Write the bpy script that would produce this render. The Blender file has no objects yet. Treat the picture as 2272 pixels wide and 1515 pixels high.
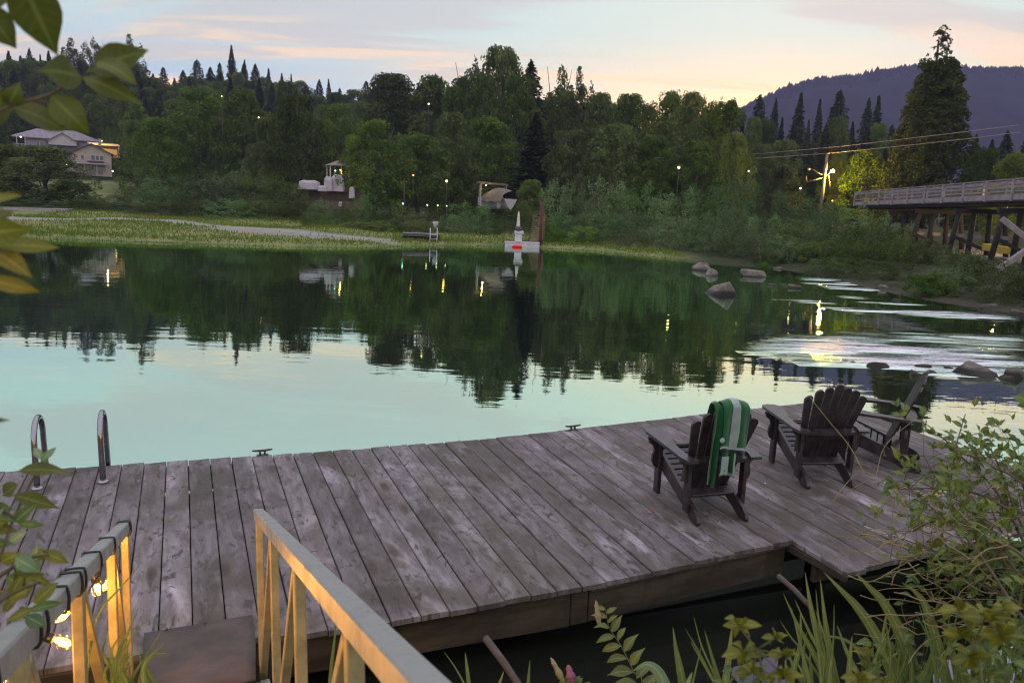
import bpy, math, random
import numpy as np
from mathutils import Vector, Matrix
random.seed(11); RNG = np.random.default_rng(7)
SC = bpy.context.scene; COL = SC.collection
# ------------------------------------------------------------------ camera frame
FPX, CXP, CYP = 1750.0, 1136.0, 757.5
PIT = math.atan(287/1750); ROLL = 0.037; CAMZ = 2.95
FW = np.array([0, math.cos(PIT), -math.sin(PIT)])
_r0 = np.array([1., 0, 0]); _u0 = np.array([0, math.sin(PIT), math.cos(PIT)])
RT = math.cos(ROLL)*_r0 + math.sin(ROLL)*_u0
UP = -math.sin(ROLL)*_r0 + math.cos(ROLL)*_u0
CAM = np.array([0, 0, CAMZ])
def ray(x, y): return FW*FPX + RT*(x-CXP) - UP*(y-CYP)
def onz(x, y, z=0.0):
    v = ray(x, y); return CAM + v*((z-CAMZ)/v[2])
def aty(x, y, Y):
    v = ray(x, y); return CAM + v*(Y/v[1])
def atd(x, y, dist):
    v = ray(x, y); return CAM + v*(dist/np.linalg.norm(v))
def V(p): return Vector((float(p[0]), float(p[1]), float(p[2])))

# ------------------------------------------------------------------ object helpers
def link(o): COL.objects.link(o); return o
def tag(o, label=None, cat=None, group=None, kind=None):
    if label: o['label'] = label
    if cat: o['category'] = cat
    if group: o['group'] = group
    if kind: o['kind'] = kind
    return o
def empty(name, mat=None, loc=None, rz=0.0, label=None, cat=None, group=None):
    o = bpy.data.objects.new(name, None); link(o)
    o.empty_display_size = .1
    if mat is not None: o.matrix_world = mat
    elif loc is not None:
        o.location = V(loc); o.rotation_euler = (0, 0, rz)
    return tag(o, label, cat, group)
def copy_tree(o, parent=None):
    c = o.copy(); COL.objects.link(c)
    if parent is not None: c.parent = parent
    for ch in list(o.children): copy_tree(ch, c)
    return c

class MB:
    """collects shapes into one mesh"""
    def __init__(s): s.v = []; s.f = []; s.m = []; s.sm = []; s.rib = []
    def add(s, verts, faces, mi=0, smooth=False):
        b = len(s.v); s.v.extend([tuple(map(float, p)) for p in verts])
        for f in faces: s.f.append([b+i for i in f]); s.m.append(mi); s.sm.append(smooth)
    def box(s, c, size, M=None, mi=0, bev=0.0):
        x, y, z = [q/2 for q in size]
        if bev > 0:
            b = min(bev, x*.9, y*.9, z*.9)
            pts = []; 
            for sx in (-1, 1):
                for sy in (-1, 1):
                    for sz in (-1, 1):
                        pts += [(sx*x, sy*(y-b), sz*(z-b)), (sx*(x-b), sy*y, sz*(z-b)), (sx*(x-b), sy*(y-b), sz*z)]
            idx = lambda sx, sy, sz, a: ((0 if sx < 0 else 4)+(0 if sy < 0 else 2)+(0 if sz < 0 else 1))*3+a
            F = []
            for sx in (-1, 1): F.append([idx(sx, -1, -1, 0), idx(sx, 1, -1, 0), idx(sx, 1, 1, 0), idx(sx, -1, 1, 0)][::sx])
            for sy in (-1, 1): F.append([idx(-1, sy, -1, 1), idx(1, sy, -1, 1), idx(1, sy, 1, 1), idx(-1, sy, 1, 1)][::-sy])
            for sz in (-1, 1): F.append([idx(-1, -1, sz, 2), idx(1, -1, sz, 2), idx(1, 1, sz, 2), idx(-1, 1, sz, 2)][::sz])
            for sx in (-1, 1):
                for sy in (-1, 1): F.append([idx(sx, sy, -1, 0), idx(sx, sy, -1, 1), idx(sx, sy, 1, 1), idx(sx, sy, 1, 0)])
                for sz in (-1, 1): F.append([idx(sx, -1, sz, 0), idx(sx, -1, sz, 2), idx(sx, 1, sz, 2), idx(sx, 1, sz, 0)])
            for sy in (-1, 1):
                for sz in (-1, 1): F.append([idx(-1, sy, sz, 1), idx(-1, sy, sz, 2), idx(1, sy, sz, 2), idx(1, sy, sz, 1)])
            for sx in (-1, 1):
                for sy in (-1, 1):
                    for sz in (-1, 1): F.append([idx(sx, sy, sz, 0), idx(sx, sy, sz, 1), idx(sx, sy, sz, 2)])
        else:
            pts = [(sx*x, sy*y, sz*z) for sx in (-1, 1) for sy in (-1, 1) for sz in (-1, 1)]
            F = [[0, 1, 3, 2], [4, 6, 7, 5], [0, 4, 5, 1], [2, 3, 7, 6], [0, 2, 6, 4], [1, 5, 7, 3]]
        if M is not None: pts = [M @ Vector(p) for p in pts]
        s.add([(p[0]+c[0], p[1]+c[1], p[2]+c[2]) for p in pts], F, mi)
    def bar(s, a, b, w, h, up=(0, 0, 1), mi=0, bev=0.0):
        a = V(a); b = V(b); d = b-a; L = d.length; d.normalize()
        upv = Vector(up); sx = d.cross(upv)
        if sx.length < 1e-4: sx = d.cross(Vector((1, 0, 0)))
        sx.normalize(); uz = sx.cross(d)
        M = Matrix((sx, d, uz)).transposed()
        s.box((a+b)/2, (w, L, h), M, mi, bev)
    def tube(s, path, r, n=8, mi=0, cap=True, smooth=True):
        P = [V(p) for p in path]; k = len(P)
        R = r if hasattr(r, '__len__') else [r]*k
        t0 = (P[1]-P[0]).normalized()
        nrm = t0.cross(Vector((0, 0, 1)))
        if nrm.length < 1e-3: nrm = t0.cross(Vector((1, 0, 0)))
        nrm.normalize(); rings = []
        for i in range(k):
            t = (P[min(i+1, k-1)]-P[max(i-1, 0)])
            if t.length < 1e-9: t = t0
            t = t.normalized()
            nrm = (nrm - t*nrm.dot(t))
            if nrm.length < 1e-6: nrm = t.orthogonal()
            nrm.normalize(); bn = t.cross(nrm)
            rings.append([P[i]+(nrm*math.cos(2*math.pi*j/n)+bn*math.sin(2*math.pi*j/n))*R[i] for j in range(n)])
        F = []
        for i in range(k-1):
            for j in range(n):
                F.append([i*n+j, i*n+(j+1) % n, (i+1)*n+(j+1) % n, (i+1)*n+j])
        if cap: F.append(list(range(n))[::-1]); F.append([(k-1)*n+j for j in range(n)])
        s.add([p for q in rings for p in q], F, mi, smooth)
    def lathe(s, prof, c=(0, 0, 0), n=16, mi=0, M=None, smooth=True):
        pts = []; F = []
        for r, z in prof:
            for j in range(n):
                a = 2*math.pi*j/n; p = Vector((r*math.cos(a), r*math.sin(a), z))
                if M is not None: p = M @ p
                pts.append((p[0]+c[0], p[1]+c[1], p[2]+c[2]))
        for i in range(len(prof)-1):
            for j in range(n): F.append([i*n+j, i*n+(j+1) % n, (i+1)*n+(j+1) % n, (i+1)*n+j])
        F.append(list(range(n))[::-1]); F.append([(len(prof)-1)*n+j for j in range(n)])
        s.add(pts, F, mi, smooth)
    def prism(s, poly, t, M, mi=0):
        """polygon (2-D) extruded by t along local z, placed by M"""
        n = len(poly)
        pts = [M @ Vector((x, y, -t/2)) for x, y in poly]+[M @ Vector((x, y, t/2)) for x, y in poly]
        F = [list(range(n))[::-1], [n+i for i in range(n)]]
        F += [[i, (i+1) % n, n+(i+1) % n, n+i] for i in range(n)]
        s.add(pts, F, mi)
    def grid(s, G, mi=0, smooth=True):
        h = len(G); w = len(G[0])
        F = [[i*w+j, i*w+j+1, (i+1)*w+j+1, (i+1)*w+j] for i in range(h-1) for j in range(w-1)]
        s.add([p for r in G for p in r], F, mi, smooth)
    def leaf(s, base, tip, width, nrm, arch=.12, fold=.25, mi=0, seg=6):
        """lanceolate leaf with a folded midrib that droops towards the tip"""
        a = V(base); b = V(tip); d = b-a; L = d.length
        if L < 1e-6: return
        d.normalize(); n = V(nrm); n = n-d*n.dot(d)
        if n.length < 1e-4: n = d.orthogonal()
        n.normalize(); sd = d.cross(n); pts = []
        for i in range(seg+1):
            t = i/seg; w = width*.5*(math.sin(math.pi*min(1, t*.97+.03)**.78)**1.15 if 0 < t < 1 else .03)
            mid = a+d*(L*t)+n*(arch*L*math.sin(math.pi*t)); wv = .10*width*math.sin(t*7+L*90)
            pts += [mid+sd*w+n*(fold*w+wv*min(1, w*6/max(width, 1e-6))), mid, mid-sd*w+n*(fold*w-wv*min(1, w*6/max(width, 1e-6)))]
        F = []
        for i in range(seg):
            k = i*3; F += [[k, k+1, k+4, k+3], [k+1, k+2, k+5, k+4]]
        s.rib.append((len(s.v), seg+1)); s.add(pts, F, mi, True)
    def blade(s, pts, w0, nrm, mi=0):
        """grass or iris blade along points, tapering to a point"""
        P = [V(p) for p in pts]; k = len(P); Q = []
        for i in range(k):
            t = (P[min(i+1, k-1)]-P[max(i-1, 0)]).normalized()
            sd = t.cross(V(nrm)); sd.normalize(); u = i/(k-1)
            w = w0*.5*(1-u**2.6)*(1.05-.25*u)+.0004
            n2 = sd.cross(t)
            Q += [P[i]+sd*w, P[i]+n2*(w*.35), P[i]-sd*w]
        F = []
        for i in range(k-1):
            a = i*3; F += [[a, a+1, a+4, a+3], [a+1, a+2, a+5, a+4]]
        s.rib.append((len(s.v), k)); s.add(Q, F, mi, True)
    def build(s, name, mats, parent=None, **kw):
        me = bpy.data.meshes.new(name)
        me.from_pydata(s.v, [], s.f)
        if not isinstance(mats, (list, tuple)): mats = [mats]
        for m in mats: me.materials.append(m)
        me.polygons.foreach_set('material_index', s.m)
        me.polygons.foreach_set('use_smooth', s.sm)
        me.update()
        if s.rib:      # midrib and length along each leaf, for the vein pattern
            rb = np.zeros(len(s.v), np.float32); ln = np.zeros(len(s.v), np.float32)
            for st, n_ in s.rib:
                rb[st+1:st+3*n_:3] = 1; ln[st:st+3*n_] = np.repeat(np.linspace(0, 1, n_), 3)
            for nm, val in (('rib', rb), ('along', ln)): me.attributes.new(nm, 'FLOAT', 'POINT').data.foreach_set('value', val)
        o = bpy.data.objects.new(name, me); link(o)
        if parent is not None: o.parent = parent
        return tag(o, **kw)

def quad_mesh(name, C, A, B, mat):
    """many leaf quads at centres C with half axes A (long) and B (wide): rhombic leaves"""
    n = len(C); P = np.empty((n, 4, 3), np.float32)
    P[:, 0] = C-A; P[:, 1] = C+B-A*.1; P[:, 2] = C+A; P[:, 3] = C-B-A*.1
    me = bpy.data.meshes.new(name)
    me.vertices.add(n*4); me.vertices.foreach_set('co', P.reshape(-1))
    me.loops.add(n*4); me.loops.foreach_set('vertex_index', np.arange(n*4, dtype=np.int32))
    me.polygons.add(n); me.polygons.foreach_set('loop_start', np.arange(0, n*4, 4, dtype=np.int32))
    me.polygons.foreach_set('loop_total', np.full(n, 4, np.int32))
    me.materials.append(mat); me.update(calc_edges=True); return me
def tri_mesh(name, P, mat):
    n = len(P); me = bpy.data.meshes.new(name)
    me.vertices.add(n*3); me.vertices.foreach_set('co', P.astype(np.float32).reshape(-1))
    me.loops.add(n*3); me.loops.foreach_set('vertex_index', np.arange(n*3, dtype=np.int32))
    me.polygons.add(n); me.polygons.foreach_set('loop_start', np.arange(0, n*3, 3, dtype=np.int32))
    me.polygons.foreach_set('loop_total', np.full(n, 3, np.int32))
    me.materials.append(mat); me.update(calc_edges=True); return me

# ------------------------------------------------------------------ material helpers
class NT:
    def __init__(s, tree): s.t = tree
    def n(s, typ, ins=None, **props):
        nd = s.t.nodes.new('ShaderNode'+typ)
        for k, v in props.items(): setattr(nd, k, v)
        for k, v in (ins or {}).items():
            i = nd.inputs[k]
            if isinstance(v, bpy.types.NodeSocket): s.t.links.new(v, i)
            else: i.default_value = v
        return nd
    def math(s, op, a, b=0.0, c=0.0, clamp=False):
        return s.n('Math', {0: a, 1: b, 2: c}, operation=op, use_clamp=clamp).outputs[0]
    def vm(s, op, a, b=(0, 0, 0)):
        nd = s.n('VectorMath', {0: a, 1: b}, operation=op)
        return nd.outputs['Value'] if op in ('DOT_PRODUCT', 'LENGTH') else nd.outputs[0]
    def ramp(s, fac, stops, interp='LINEAR'):
        nd = s.n('ValToRGB', {0: fac}); r = nd.color_ramp; r.interpolation = interp
        while len(r.elements) < len(stops): r.elements.new(.5)
        for e, (p, c) in zip(r.elements, stops):
            e.position = p; e.color = (*c, 1) if len(c) == 3 else c
        return nd.outputs[0]
    def rampv(s, fac, a, b, lo=0.0, hi=1.0):
        return s.n('MapRange', {0: fac, 1: a, 2: b, 3: lo, 4: hi}, interpolation_type='SMOOTHSTEP').outputs[0]
    def mix(s, f, a, b, typ='MIX'):
        nd = s.n('Mix', data_type='RGBA', blend_type=typ, clamp_factor=True)
        for k, v in ((0, f), (6, a), (7, b)):
            if isinstance(v, bpy.types.NodeSocket): s.t.links.new(v, nd.inputs[k])
            else: nd.inputs[k].default_value = v if k == 0 else ((*v, 1) if len(v) == 3 else v)
        return nd.outputs[2]
    def noise(s, vec, scale, detail=4.0, rough=.55, dist=0.0):
        return s.n('TexNoise', {'Vector': vec, 'Scale': scale, 'Detail': detail, 'Roughness': rough, 'Distortion': dist}).outputs['Fac']
    def scale(s, vec, v): return s.vm('MULTIPLY', vec, v)
def new_mat(name):
    m = bpy.data.materials.new(name); m.use_nodes = True
    nt = m.node_tree; nt.nodes.clear(); return m, NT(nt)
def finish(nt, sh):
    o = nt.n('OutputMaterial'); nt.t.links.new(sh, o.inputs[0])
def principled(nt, **k):
    ins = {}
    for a, b in k.items():
        key = {'color': 'Base Color', 'rough': 'Roughness', 'metal': 'Metallic', 'spec': 'Specular IOR Level', 'normal': 'Normal',
               'emit': 'Emission Color', 'estr': 'Emission Strength', 'trans': 'Transmission Weight', 'alpha': 'Alpha', 'ior': 'IOR', 'sheen': 'Sheen Weight'}[a]
        if key in ('Base Color', 'Emission Color') and not isinstance(b, bpy.types.NodeSocket) and len(b) == 3: b = (*b, 1)
        ins[key] = b
    return nt.n('BsdfPrincipled', ins).outputs[0]
def bump(nt, h, strength=.3, dist=.01, normal=None):
    ins = {'Height': h, 'Strength': strength, 'Distance': dist}
    if normal is not None: ins['Normal'] = normal
    return nt.n('Bump', ins).outputs[0]
def simple(name, col, rough=.6, metal=0.0, var=.25, scale=6.0, bmp=.15, spec=.5, bdist=.01):
    """painted, metal or stone surface with blotchy wear in colour and gloss"""
    m, nt = new_mat(name); tc = nt.n('TexCoord').outputs['Object']
    nz = nt.noise(tc, scale, 6, .6); n2 = nt.noise(tc, scale*7, 3, .6)
    f = nt.math('ADD', nt.math('MULTIPLY', nz, .7), nt.math('MULTIPLY', n2, .3))
    c = nt.mix(nt.rampv(f, .3, .7), tuple(q*(1-var) for q in col), tuple(min(1, q*(1+var)) for q in col))
    r = nt.rampv(n2, .3, .7, max(.02, rough-.08), min(1, rough+.1))
    finish(nt, principled(nt, color=c, rough=r, metal=metal, spec=spec, normal=bump(nt, f, bmp, bdist))); return m
def emitter(name, col, strength):
    m, nt = new_mat(name)
    finish(nt, nt.n('Emission', {0: (*col, 1), 1: strength}).outputs[0]); return m
def foliage(name, dark, light, trans=.25, rough=.7, island=True):
    """leaf material: hue differs from leaf to leaf and from plant to plant"""
    m, nt = new_mat(name)
    isl = nt.n('NewGeometry').outputs['Random Per Island']; oi = nt.n('ObjectInfo').outputs['Random']
    tc = nt.n('TexCoord').outputs['Object']
    nz = nt.noise(tc, 5.0, 2, .5)
    f = nt.math('ADD', nt.math('MULTIPLY', isl, .45), nt.math('MULTIPLY', nt.rampv(nz, .35, .65), .55))
    c = nt.mix(f, dark, light)
    hs = nt.n('HueSaturation', {'Hue': nt.math('ADD', .485, nt.math('MULTIPLY', oi, .03)), 'Saturation': nt.math('ADD', 1.0, nt.math('MULTIPLY', oi, .3)),
                                'Value': nt.math('ADD', .62, nt.math('MULTIPLY', nt.math('FRACT', nt.math('MULTIPLY', oi, 7.3)), .95)), 'Color': c}).outputs[0]
    d = principled(nt, color=hs, rough=rough, spec=.08)
    t = nt.n('BsdfTranslucent', {0: hs}).outputs[0]
    finish(nt, nt.n('MixShader', {0: trans, 1: d, 2: t}).outputs[0]); return m
# ------------------------------------------------------------------ camera
cam = bpy.data.cameras.new('camera'); co = bpy.data.objects.new('camera', cam); link(co)
co.matrix_world = Matrix(((RT[0], UP[0], -FW[0], 0), (RT[1], UP[1], -FW[1], 0), (RT[2], UP[2], -FW[2], CAMZ), (0, 0, 0, 1)))
cam.sensor_width = 36; cam.sensor_fit = 'HORIZONTAL'; cam.lens = FPX/2272*36
cam.clip_start = .02; cam.clip_end = 9000
cam.dof.use_dof = True; cam.dof.focus_distance = 7.5; cam.dof.aperture_fstop = 5.6
SC.camera = co
SC.view_settings.view_transform = 'Standard'; SC.view_settings.look = 'None'; SC.view_settings.gamma = 1
SC.view_settings.exposure = 0.35; SC.cycles.filter_width = 1.15
SC.cycles.max_bounces = 6; SC.cycles.diffuse_bounces = 3; SC.cycles.glossy_bounces = 3; SC.cycles.transmission_bounces = 4
SC.cycles.volume_bounces = 0; SC.cycles.transparent_max_bounces = 6; SC.cycles.use_denoising = True
SC.cycles.sample_clamp_indirect = 4; SC.cycles.caustics_reflective = False; SC.cycles.caustics_refractive = False
# ------------------------------------------------------------------ sky
SUNAZ = 17.0                       # degrees to the right of the view axis (+Y)
w = bpy.data.worlds.new('World'); SC.world = w; w.use_nodes = True
w.node_tree.nodes.clear(); nt = NT(w.node_tree)
dr = nt.n('TexCoord').outputs['Generated']
sep = nt.n('SeparateXYZ', {0: dr}).outputs
el = nt.math('MAXIMUM', sep[2], 0.0)
base = nt.ramp(el, [(0.0, (1.40, 1.06, .46)), (.07, (1.18, .88, .38)), (.14, (.82, .78, .58)), (.21, (.56, .74, .70)), (.34, (.56, .70, .72)), (.50, (.95, .95, 1.10)), (1.0, (1.15, 1.06, 1.22))])
# bluer away from the sunset
az = nt.math('ADD', nt.math('MULTIPLY', sep[0], math.cos(math.radians(SUNAZ))), nt.math('MULTIPLY', sep[1], -math.sin(math.radians(SUNAZ))))
left = nt.rampv(az, -.10, -.60)
lowb = nt.rampv(el, .25, .09)
base = nt.mix(nt.math('MULTIPLY', nt.math('MULTIPLY', left, lowb), 1.0), base, (.31, .55, .80))
sd = (math.sin(math.radians(SUNAZ)), math.cos(math.radians(SUNAZ)), .0)
dot = nt.math('MAXIMUM', nt.vm('DOT_PRODUCT', dr, sd), 0.0)
glow = nt.math('POWER', dot, 14.0)
base = nt.mix(nt.math('MULTIPLY', nt.math('MULTIPLY', glow, nt.rampv(el, .22, .02)), .8), base, (1.45, 1.0, .46))
glow2 = nt.math('MULTIPLY', nt.math('POWER', dot, 60.0), nt.rampv(el, .16, .10))
base = nt.mix(nt.math('MULTIPLY', glow2, .75), base, (1.6, 1.25, .42))
# streaky evening clouds on a flat layer overhead
inv = nt.math('DIVIDE', 1.0, nt.math('ADD', el, .12))
cv = nt.n('CombineXYZ', {0: nt.math('MULTIPLY', sep[0], inv), 1: nt.math('MULTIPLY', sep[1], inv), 2: 0.3}).outputs[0]
cv = nt.n('Mapping', {0: cv, 2: (0, 0, math.radians(-9)), 3: (.50, 1.75, 1)}).outputs[0]
c1 = nt.noise(cv, 1.15, 7, .52, .9); c2 = nt.noise(nt.vm('ADD', cv, (5.2, 1.7, .4)), 2.1, 6, .55, .6)
cl = nt.math('MULTIPLY', nt.rampv(c1, .45, .58), nt.rampv(el, .42, .16))
warm = nt.rampv(el, .26, .08)
ccol = nt.mix(warm, (.50, .50, .53), (.76, .67, .56))
ccol = nt.mix(nt.math('MULTIPLY', nt.rampv(c2, .46, .60), warm), ccol, (1.5, .90, .38))
skyc = nt.mix(nt.math('MULTIPLY', cl, .85), base, ccol)
wisp = nt.math('MULTIPLY', nt.rampv(c2, .56, .74), nt.rampv(el, .30, .14))
skyc = nt.mix(nt.math('MULTIPLY', wisp, .6), skyc, (.84, .76, .70))
back = nt.math('MULTIPLY', nt.rampv(sep[1], .1, -.6), .9)
skyc = nt.mix(back, skyc, (1.0, .97, 1.0))
# below the horizon: dim
skyc = nt.mix(nt.rampv(sep[2], .0, -.05), skyc, (.10, .10, .11))
nish = nt.n('TexSky', sky_type='NISHITA', sun_disc=False, sun_elevation=math.radians(1.5), sun_rotation=math.radians(SUNAZ)).outputs[0]
b1 = nt.n('Background', {0: nish, 1: .05}).outputs[0]
b2 = nt.n('Background', {0: skyc, 1: .93}).outputs[0]
out = nt.n('OutputWorld'); nt.t.links.new(nt.n('AddShader', {0: b1, 1: b2}).outputs[0], out.inputs[0])
sun = bpy.data.lights.new('sun', 'SUN'); sun.energy = .25; sun.angle = math.radians(6); sun.color = (1, .78, .55)
so = bpy.data.objects.new('sun', sun); link(so)
sv = Vector((math.sin(math.radians(SUNAZ)), math.cos(math.radians(SUNAZ)), math.sin(math.radians(2.0))))
so.rotation_euler = sv.to_track_quat('Z', 'Y').to_euler(); so.location = (20, 80, 60)

# ------------------------------------------------------------------ terrain
SHORE = [(-2600, 40), (-300, 48), (-60, 52.5), (-31.8, 53.6), (-22.9, 54.2), (-15, 55), (-11, 57), (-8, 62.5), (-4, 67), (0.5, 68), (5.9, 66.3), (9, 61.5), (11.7, 57.7), (14.5, 53.5),
         (16.6, 52), (17.6, 46), (17.2, 39), (17.6, 34.5), (19.2, 30.5), (22, 27.5), (30, 24.5), (60, 21), (2600, 18)]
def sdist(x, y):
    """signed distance inland from the far shoreline (positive on land)"""
    P = np.array(SHORE, float); best = np.full(x.shape, 1e9); sg = np.ones(x.shape)
    for a, b in zip(P[:-1], P[1:]):
        d = b-a; L2 = d@d
        t = np.clip(((x-a[0])*d[0]+(y-a[1])*d[1])/L2, 0, 1)
        px, py = a[0]+t*d[0], a[1]+t*d[1]
        dd = np.hypot(x-px, y-py); cr = d[0]*(y-a[1])-d[1]*(x-a[0])
        m = dd < best-1e-9
        best = np.where(m, dd, best); sg = np.where(m, np.sign(cr), sg)
    return best*sg
def vnoise(x, y, s, seed=0):
    """smooth value noise"""
    x = np.asarray(x, float)/s+seed*17.3; y = np.asarray(y, float)/s+seed*9.1
    xi, yi = np.floor(x), np.floor(y); fx, fy = x-xi, y-yi
    h = lambda a, b: np.modf(np.abs(np.sin(a*127.1+b*311.7+seed*74.7)*43758.5453))[0]
    fx = fx*fx*(3-2*fx); fy = fy*fy*(3-2*fy)
    return (h(xi, yi)*(1-fx)+h(xi+1, yi)*fx)*(1-fy)+(h(xi, yi+1)*(1-fx)+h(xi+1, yi+1)*fx)*fy
def sst(v, a, b):
    t = np.clip((v-a)/(b-a), 0, 1); return t*t*(3-2*t)
def terr(x, y):
    x = np.asarray(x, float); y = np.asarray(y, float)
    d = sdist(x, y)
    z = np.where(d < 0, np.maximum(-1.5, d*.16), .32*sst(d, 0, 2.2)+.55*sst(d, 2, 13)+1.3*sst(d, 16, 45)+.9*sst(d, 30, 90))
    z = z+np.where(d > 1, (vnoise(x, y, 5, 1)-.5)*.35*sst(d, 1, 8)+(vnoise(x, y, 30, 2)-.5)*1.2*sst(d, 20, 60), 0)
    hx = x/np.maximum(y, 1)
    lf = 1-sst(hx, .10, .34)
    z = z+lf*(27*sst(y, 172, 312)+3.2*sst(y, 95, 165)*sst(-hx, .3, .5))
    z = z+(1-lf)*(6*sst(y, 150, 400))
    # the near bank, under the gangway and the plants
    yn = 3.35+.10*np.clip(x, -6, 6)
    nb = np.clip((yn-y)*.45, -1.5, 2.4)
    z = np.where(y < 14, np.maximum(-1.5, nb), z)
    return z
def axis(*segs):
    a = []
    for lo, hi, st in segs: a += list(np.arange(lo, hi, st))
    return np.array(a+[segs[-1][1]], float)
xs = axis((-2400, -300, 150), (-300, -70, 10), (-70, -8, 1.3), (-8, 8, .8), (8, 45, 1.0), (45, 120, 6), (120, 300, 15), (300, 2400, 150))
ys = axis((-40, -4, 4), (-4, 6, .5), (6, 20, 2), (20, 90, 1.1), (90, 180, 5), (180, 420, 10), (420, 2000, 90))
def grid_obj(name, xs, ys, zf, mat, **kw):
    X, Y = np.meshgrid(xs, ys); Z = zf(X, Y); h, w_ = X.shape
    co_ = np.stack([X, Y, Z], -1).reshape(-1, 3)
    i = np.arange(h*w_).reshape(h, w_)
    q = np.stack([i[:-1, :-1], i[:-1, 1:], i[1:, 1:], i[1:, :-1]], -1).reshape(-1, 4)
    me = bpy.data.meshes.new(name); me.vertices.add(len(co_)); me.vertices.foreach_set('co', co_.astype(np.float32).reshape(-1))
    n = len(q); me.loops.add(n*4); me.loops.foreach_set('vertex_index', q.astype(np.int32).reshape(-1))
    me.polygons.add(n); me.polygons.foreach_set('loop_start', np.arange(0, n*4, 4, dtype=np.int32)); me.polygons.foreach_set('loop_total', np.full(n, 4, np.int32))
    me.polygons.foreach_set('use_smooth', np.ones(n, bool))
    me.materials.append(mat); me.update(calc_edges=True)
    o = bpy.data.objects.new(name, me); link(o); tag(o, **kw); return o, X, Y, Z
def vattr(o, name, val):
    a = o.data.attributes.new(name, 'FLOAT', 'POINT'); a.data.foreach_set('value', np.asarray(val, np.float32).reshape(-1))
def polydist(X, Y, pts):
    best = np.full(X.shape, 1e9); P = np.array(pts, float)
    for a, b in zip(P[:-1], P[1:]):
        d = b-a; t = np.clip(((X-a[0])*d[0]+(Y-a[1])*d[1])/(d@d), 0, 1)
        best = np.minimum(best, np.hypot(X-a[0]-t*d[0], Y-a[1]-t*d[1]))
    return best

m, nt = new_mat('ground'); tc = nt.n('TexCoord').outputs['Object']
a_p = nt.n('Attribute', attribute_name='path').outputs['Fac']; a_d = nt.n('Attribute', attribute_name='inland').outputs['Fac']
a_w = nt.n('Attribute', attribute_name='wild').outputs['Fac']; a_g = nt.n('Attribute', attribute_name='gravel').outputs['Fac']
n1 = nt.noise(tc, .35, 5, .6); n2 = nt.noise(tc, 2.5, 5, .65); n3 = nt.noise(nt.scale(tc, (1, 1, 1)), 14, 4, .7)
gr = nt.mix(nt.rampv(n1, .36, .66), (.10, .14, .040), (.23, .22, .095))
gr = nt.mix(nt.rampv(n2, .4, .75), gr, (.14, .17, .06))
gr = nt.mix(nt.math('MULTIPLY', nt.rampv(n3, .5, .75), .4), gr, (.20, .20, .10))
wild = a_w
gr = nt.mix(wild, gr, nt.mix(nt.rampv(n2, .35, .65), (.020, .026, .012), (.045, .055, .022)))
mud = nt.mix(nt.rampv(n3, .3, .7), (.030, .027, .020), (.075, .066, .052))
gr = nt.mix(nt.rampv(nt.math('ADD', a_d, nt.math('MULTIPLY', n2, .7)), .75, .45), gr, mud)
grav = nt.mix(nt.rampv(n3, .35, .7), (.20, .19, .19), (.36, .34, .34))
gr = nt.mix(nt.math('MULTIPLY', a_p, nt.rampv(n2, .25, .55)), gr, grav)
gr = nt.mix(a_g, gr, nt.mix(nt.rampv(n3, .35, .7), (.13, .11, .105), (.20, .175, .17)))
hh = nt.math('ADD', nt.math('MULTIPLY', n2, .6), nt.math('MULTIPLY', n3, .3))
finish(nt, principled(nt, color=gr, rough=.95, spec=.1, normal=bump(nt, hh, .6, .12)))
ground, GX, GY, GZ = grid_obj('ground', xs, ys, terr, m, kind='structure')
GD = sdist(GX, GY)
def lawn(x, y):
    hx = (x/np.maximum(y, 1)-(-.545))/.05; return np.exp(-hx*hx)*sst(y, 92, 104)*(1-sst(y, 158, 172))
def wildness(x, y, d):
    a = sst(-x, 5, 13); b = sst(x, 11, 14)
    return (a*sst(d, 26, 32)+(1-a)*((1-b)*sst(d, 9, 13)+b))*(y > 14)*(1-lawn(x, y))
def onterr(x, y):
    v = ray(x, y); v = v/np.linalg.norm(v); t = np.arange(25, 220, .25); P = CAM+v*t[:, None]
    k = np.argmax(P[:, 2] < terr(P[:, 0], P[:, 1])); return P[k]
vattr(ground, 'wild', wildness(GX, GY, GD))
PATH1 = [onterr(x, y)[:2] for x, y in ((-160, 470), (40, 484), (250, 485), (420, 496), (560, 507), (700, 520), (830, 531))]
PATH2 = [onterr(x, y)[:2] for x, y in ((480, 507), (600, 519), (720, 528), (860, 538))]
vattr(ground, 'inland', np.where(GY < 14, 3.0, GD))
pth = np.maximum(1-sst(polydist(GX, GY, PATH1), 1.0, 2.4), .8*(1-sst(polydist(GX, GY, PATH2), .3, 1.2)))
vattr(ground, 'path', pth)
GR = [onterr(x, y)[:2] for x, y in ((2215, 560), (2260, 570), (2330, 580))]
vattr(ground, 'gravel', (1-sst(polydist(GX, GY, GR), 3.0, 5.0))*(GX > 25))
def tz(x, y): return float(terr(np.array([float(x)]), np.array([float(y)]))[0])

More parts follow.
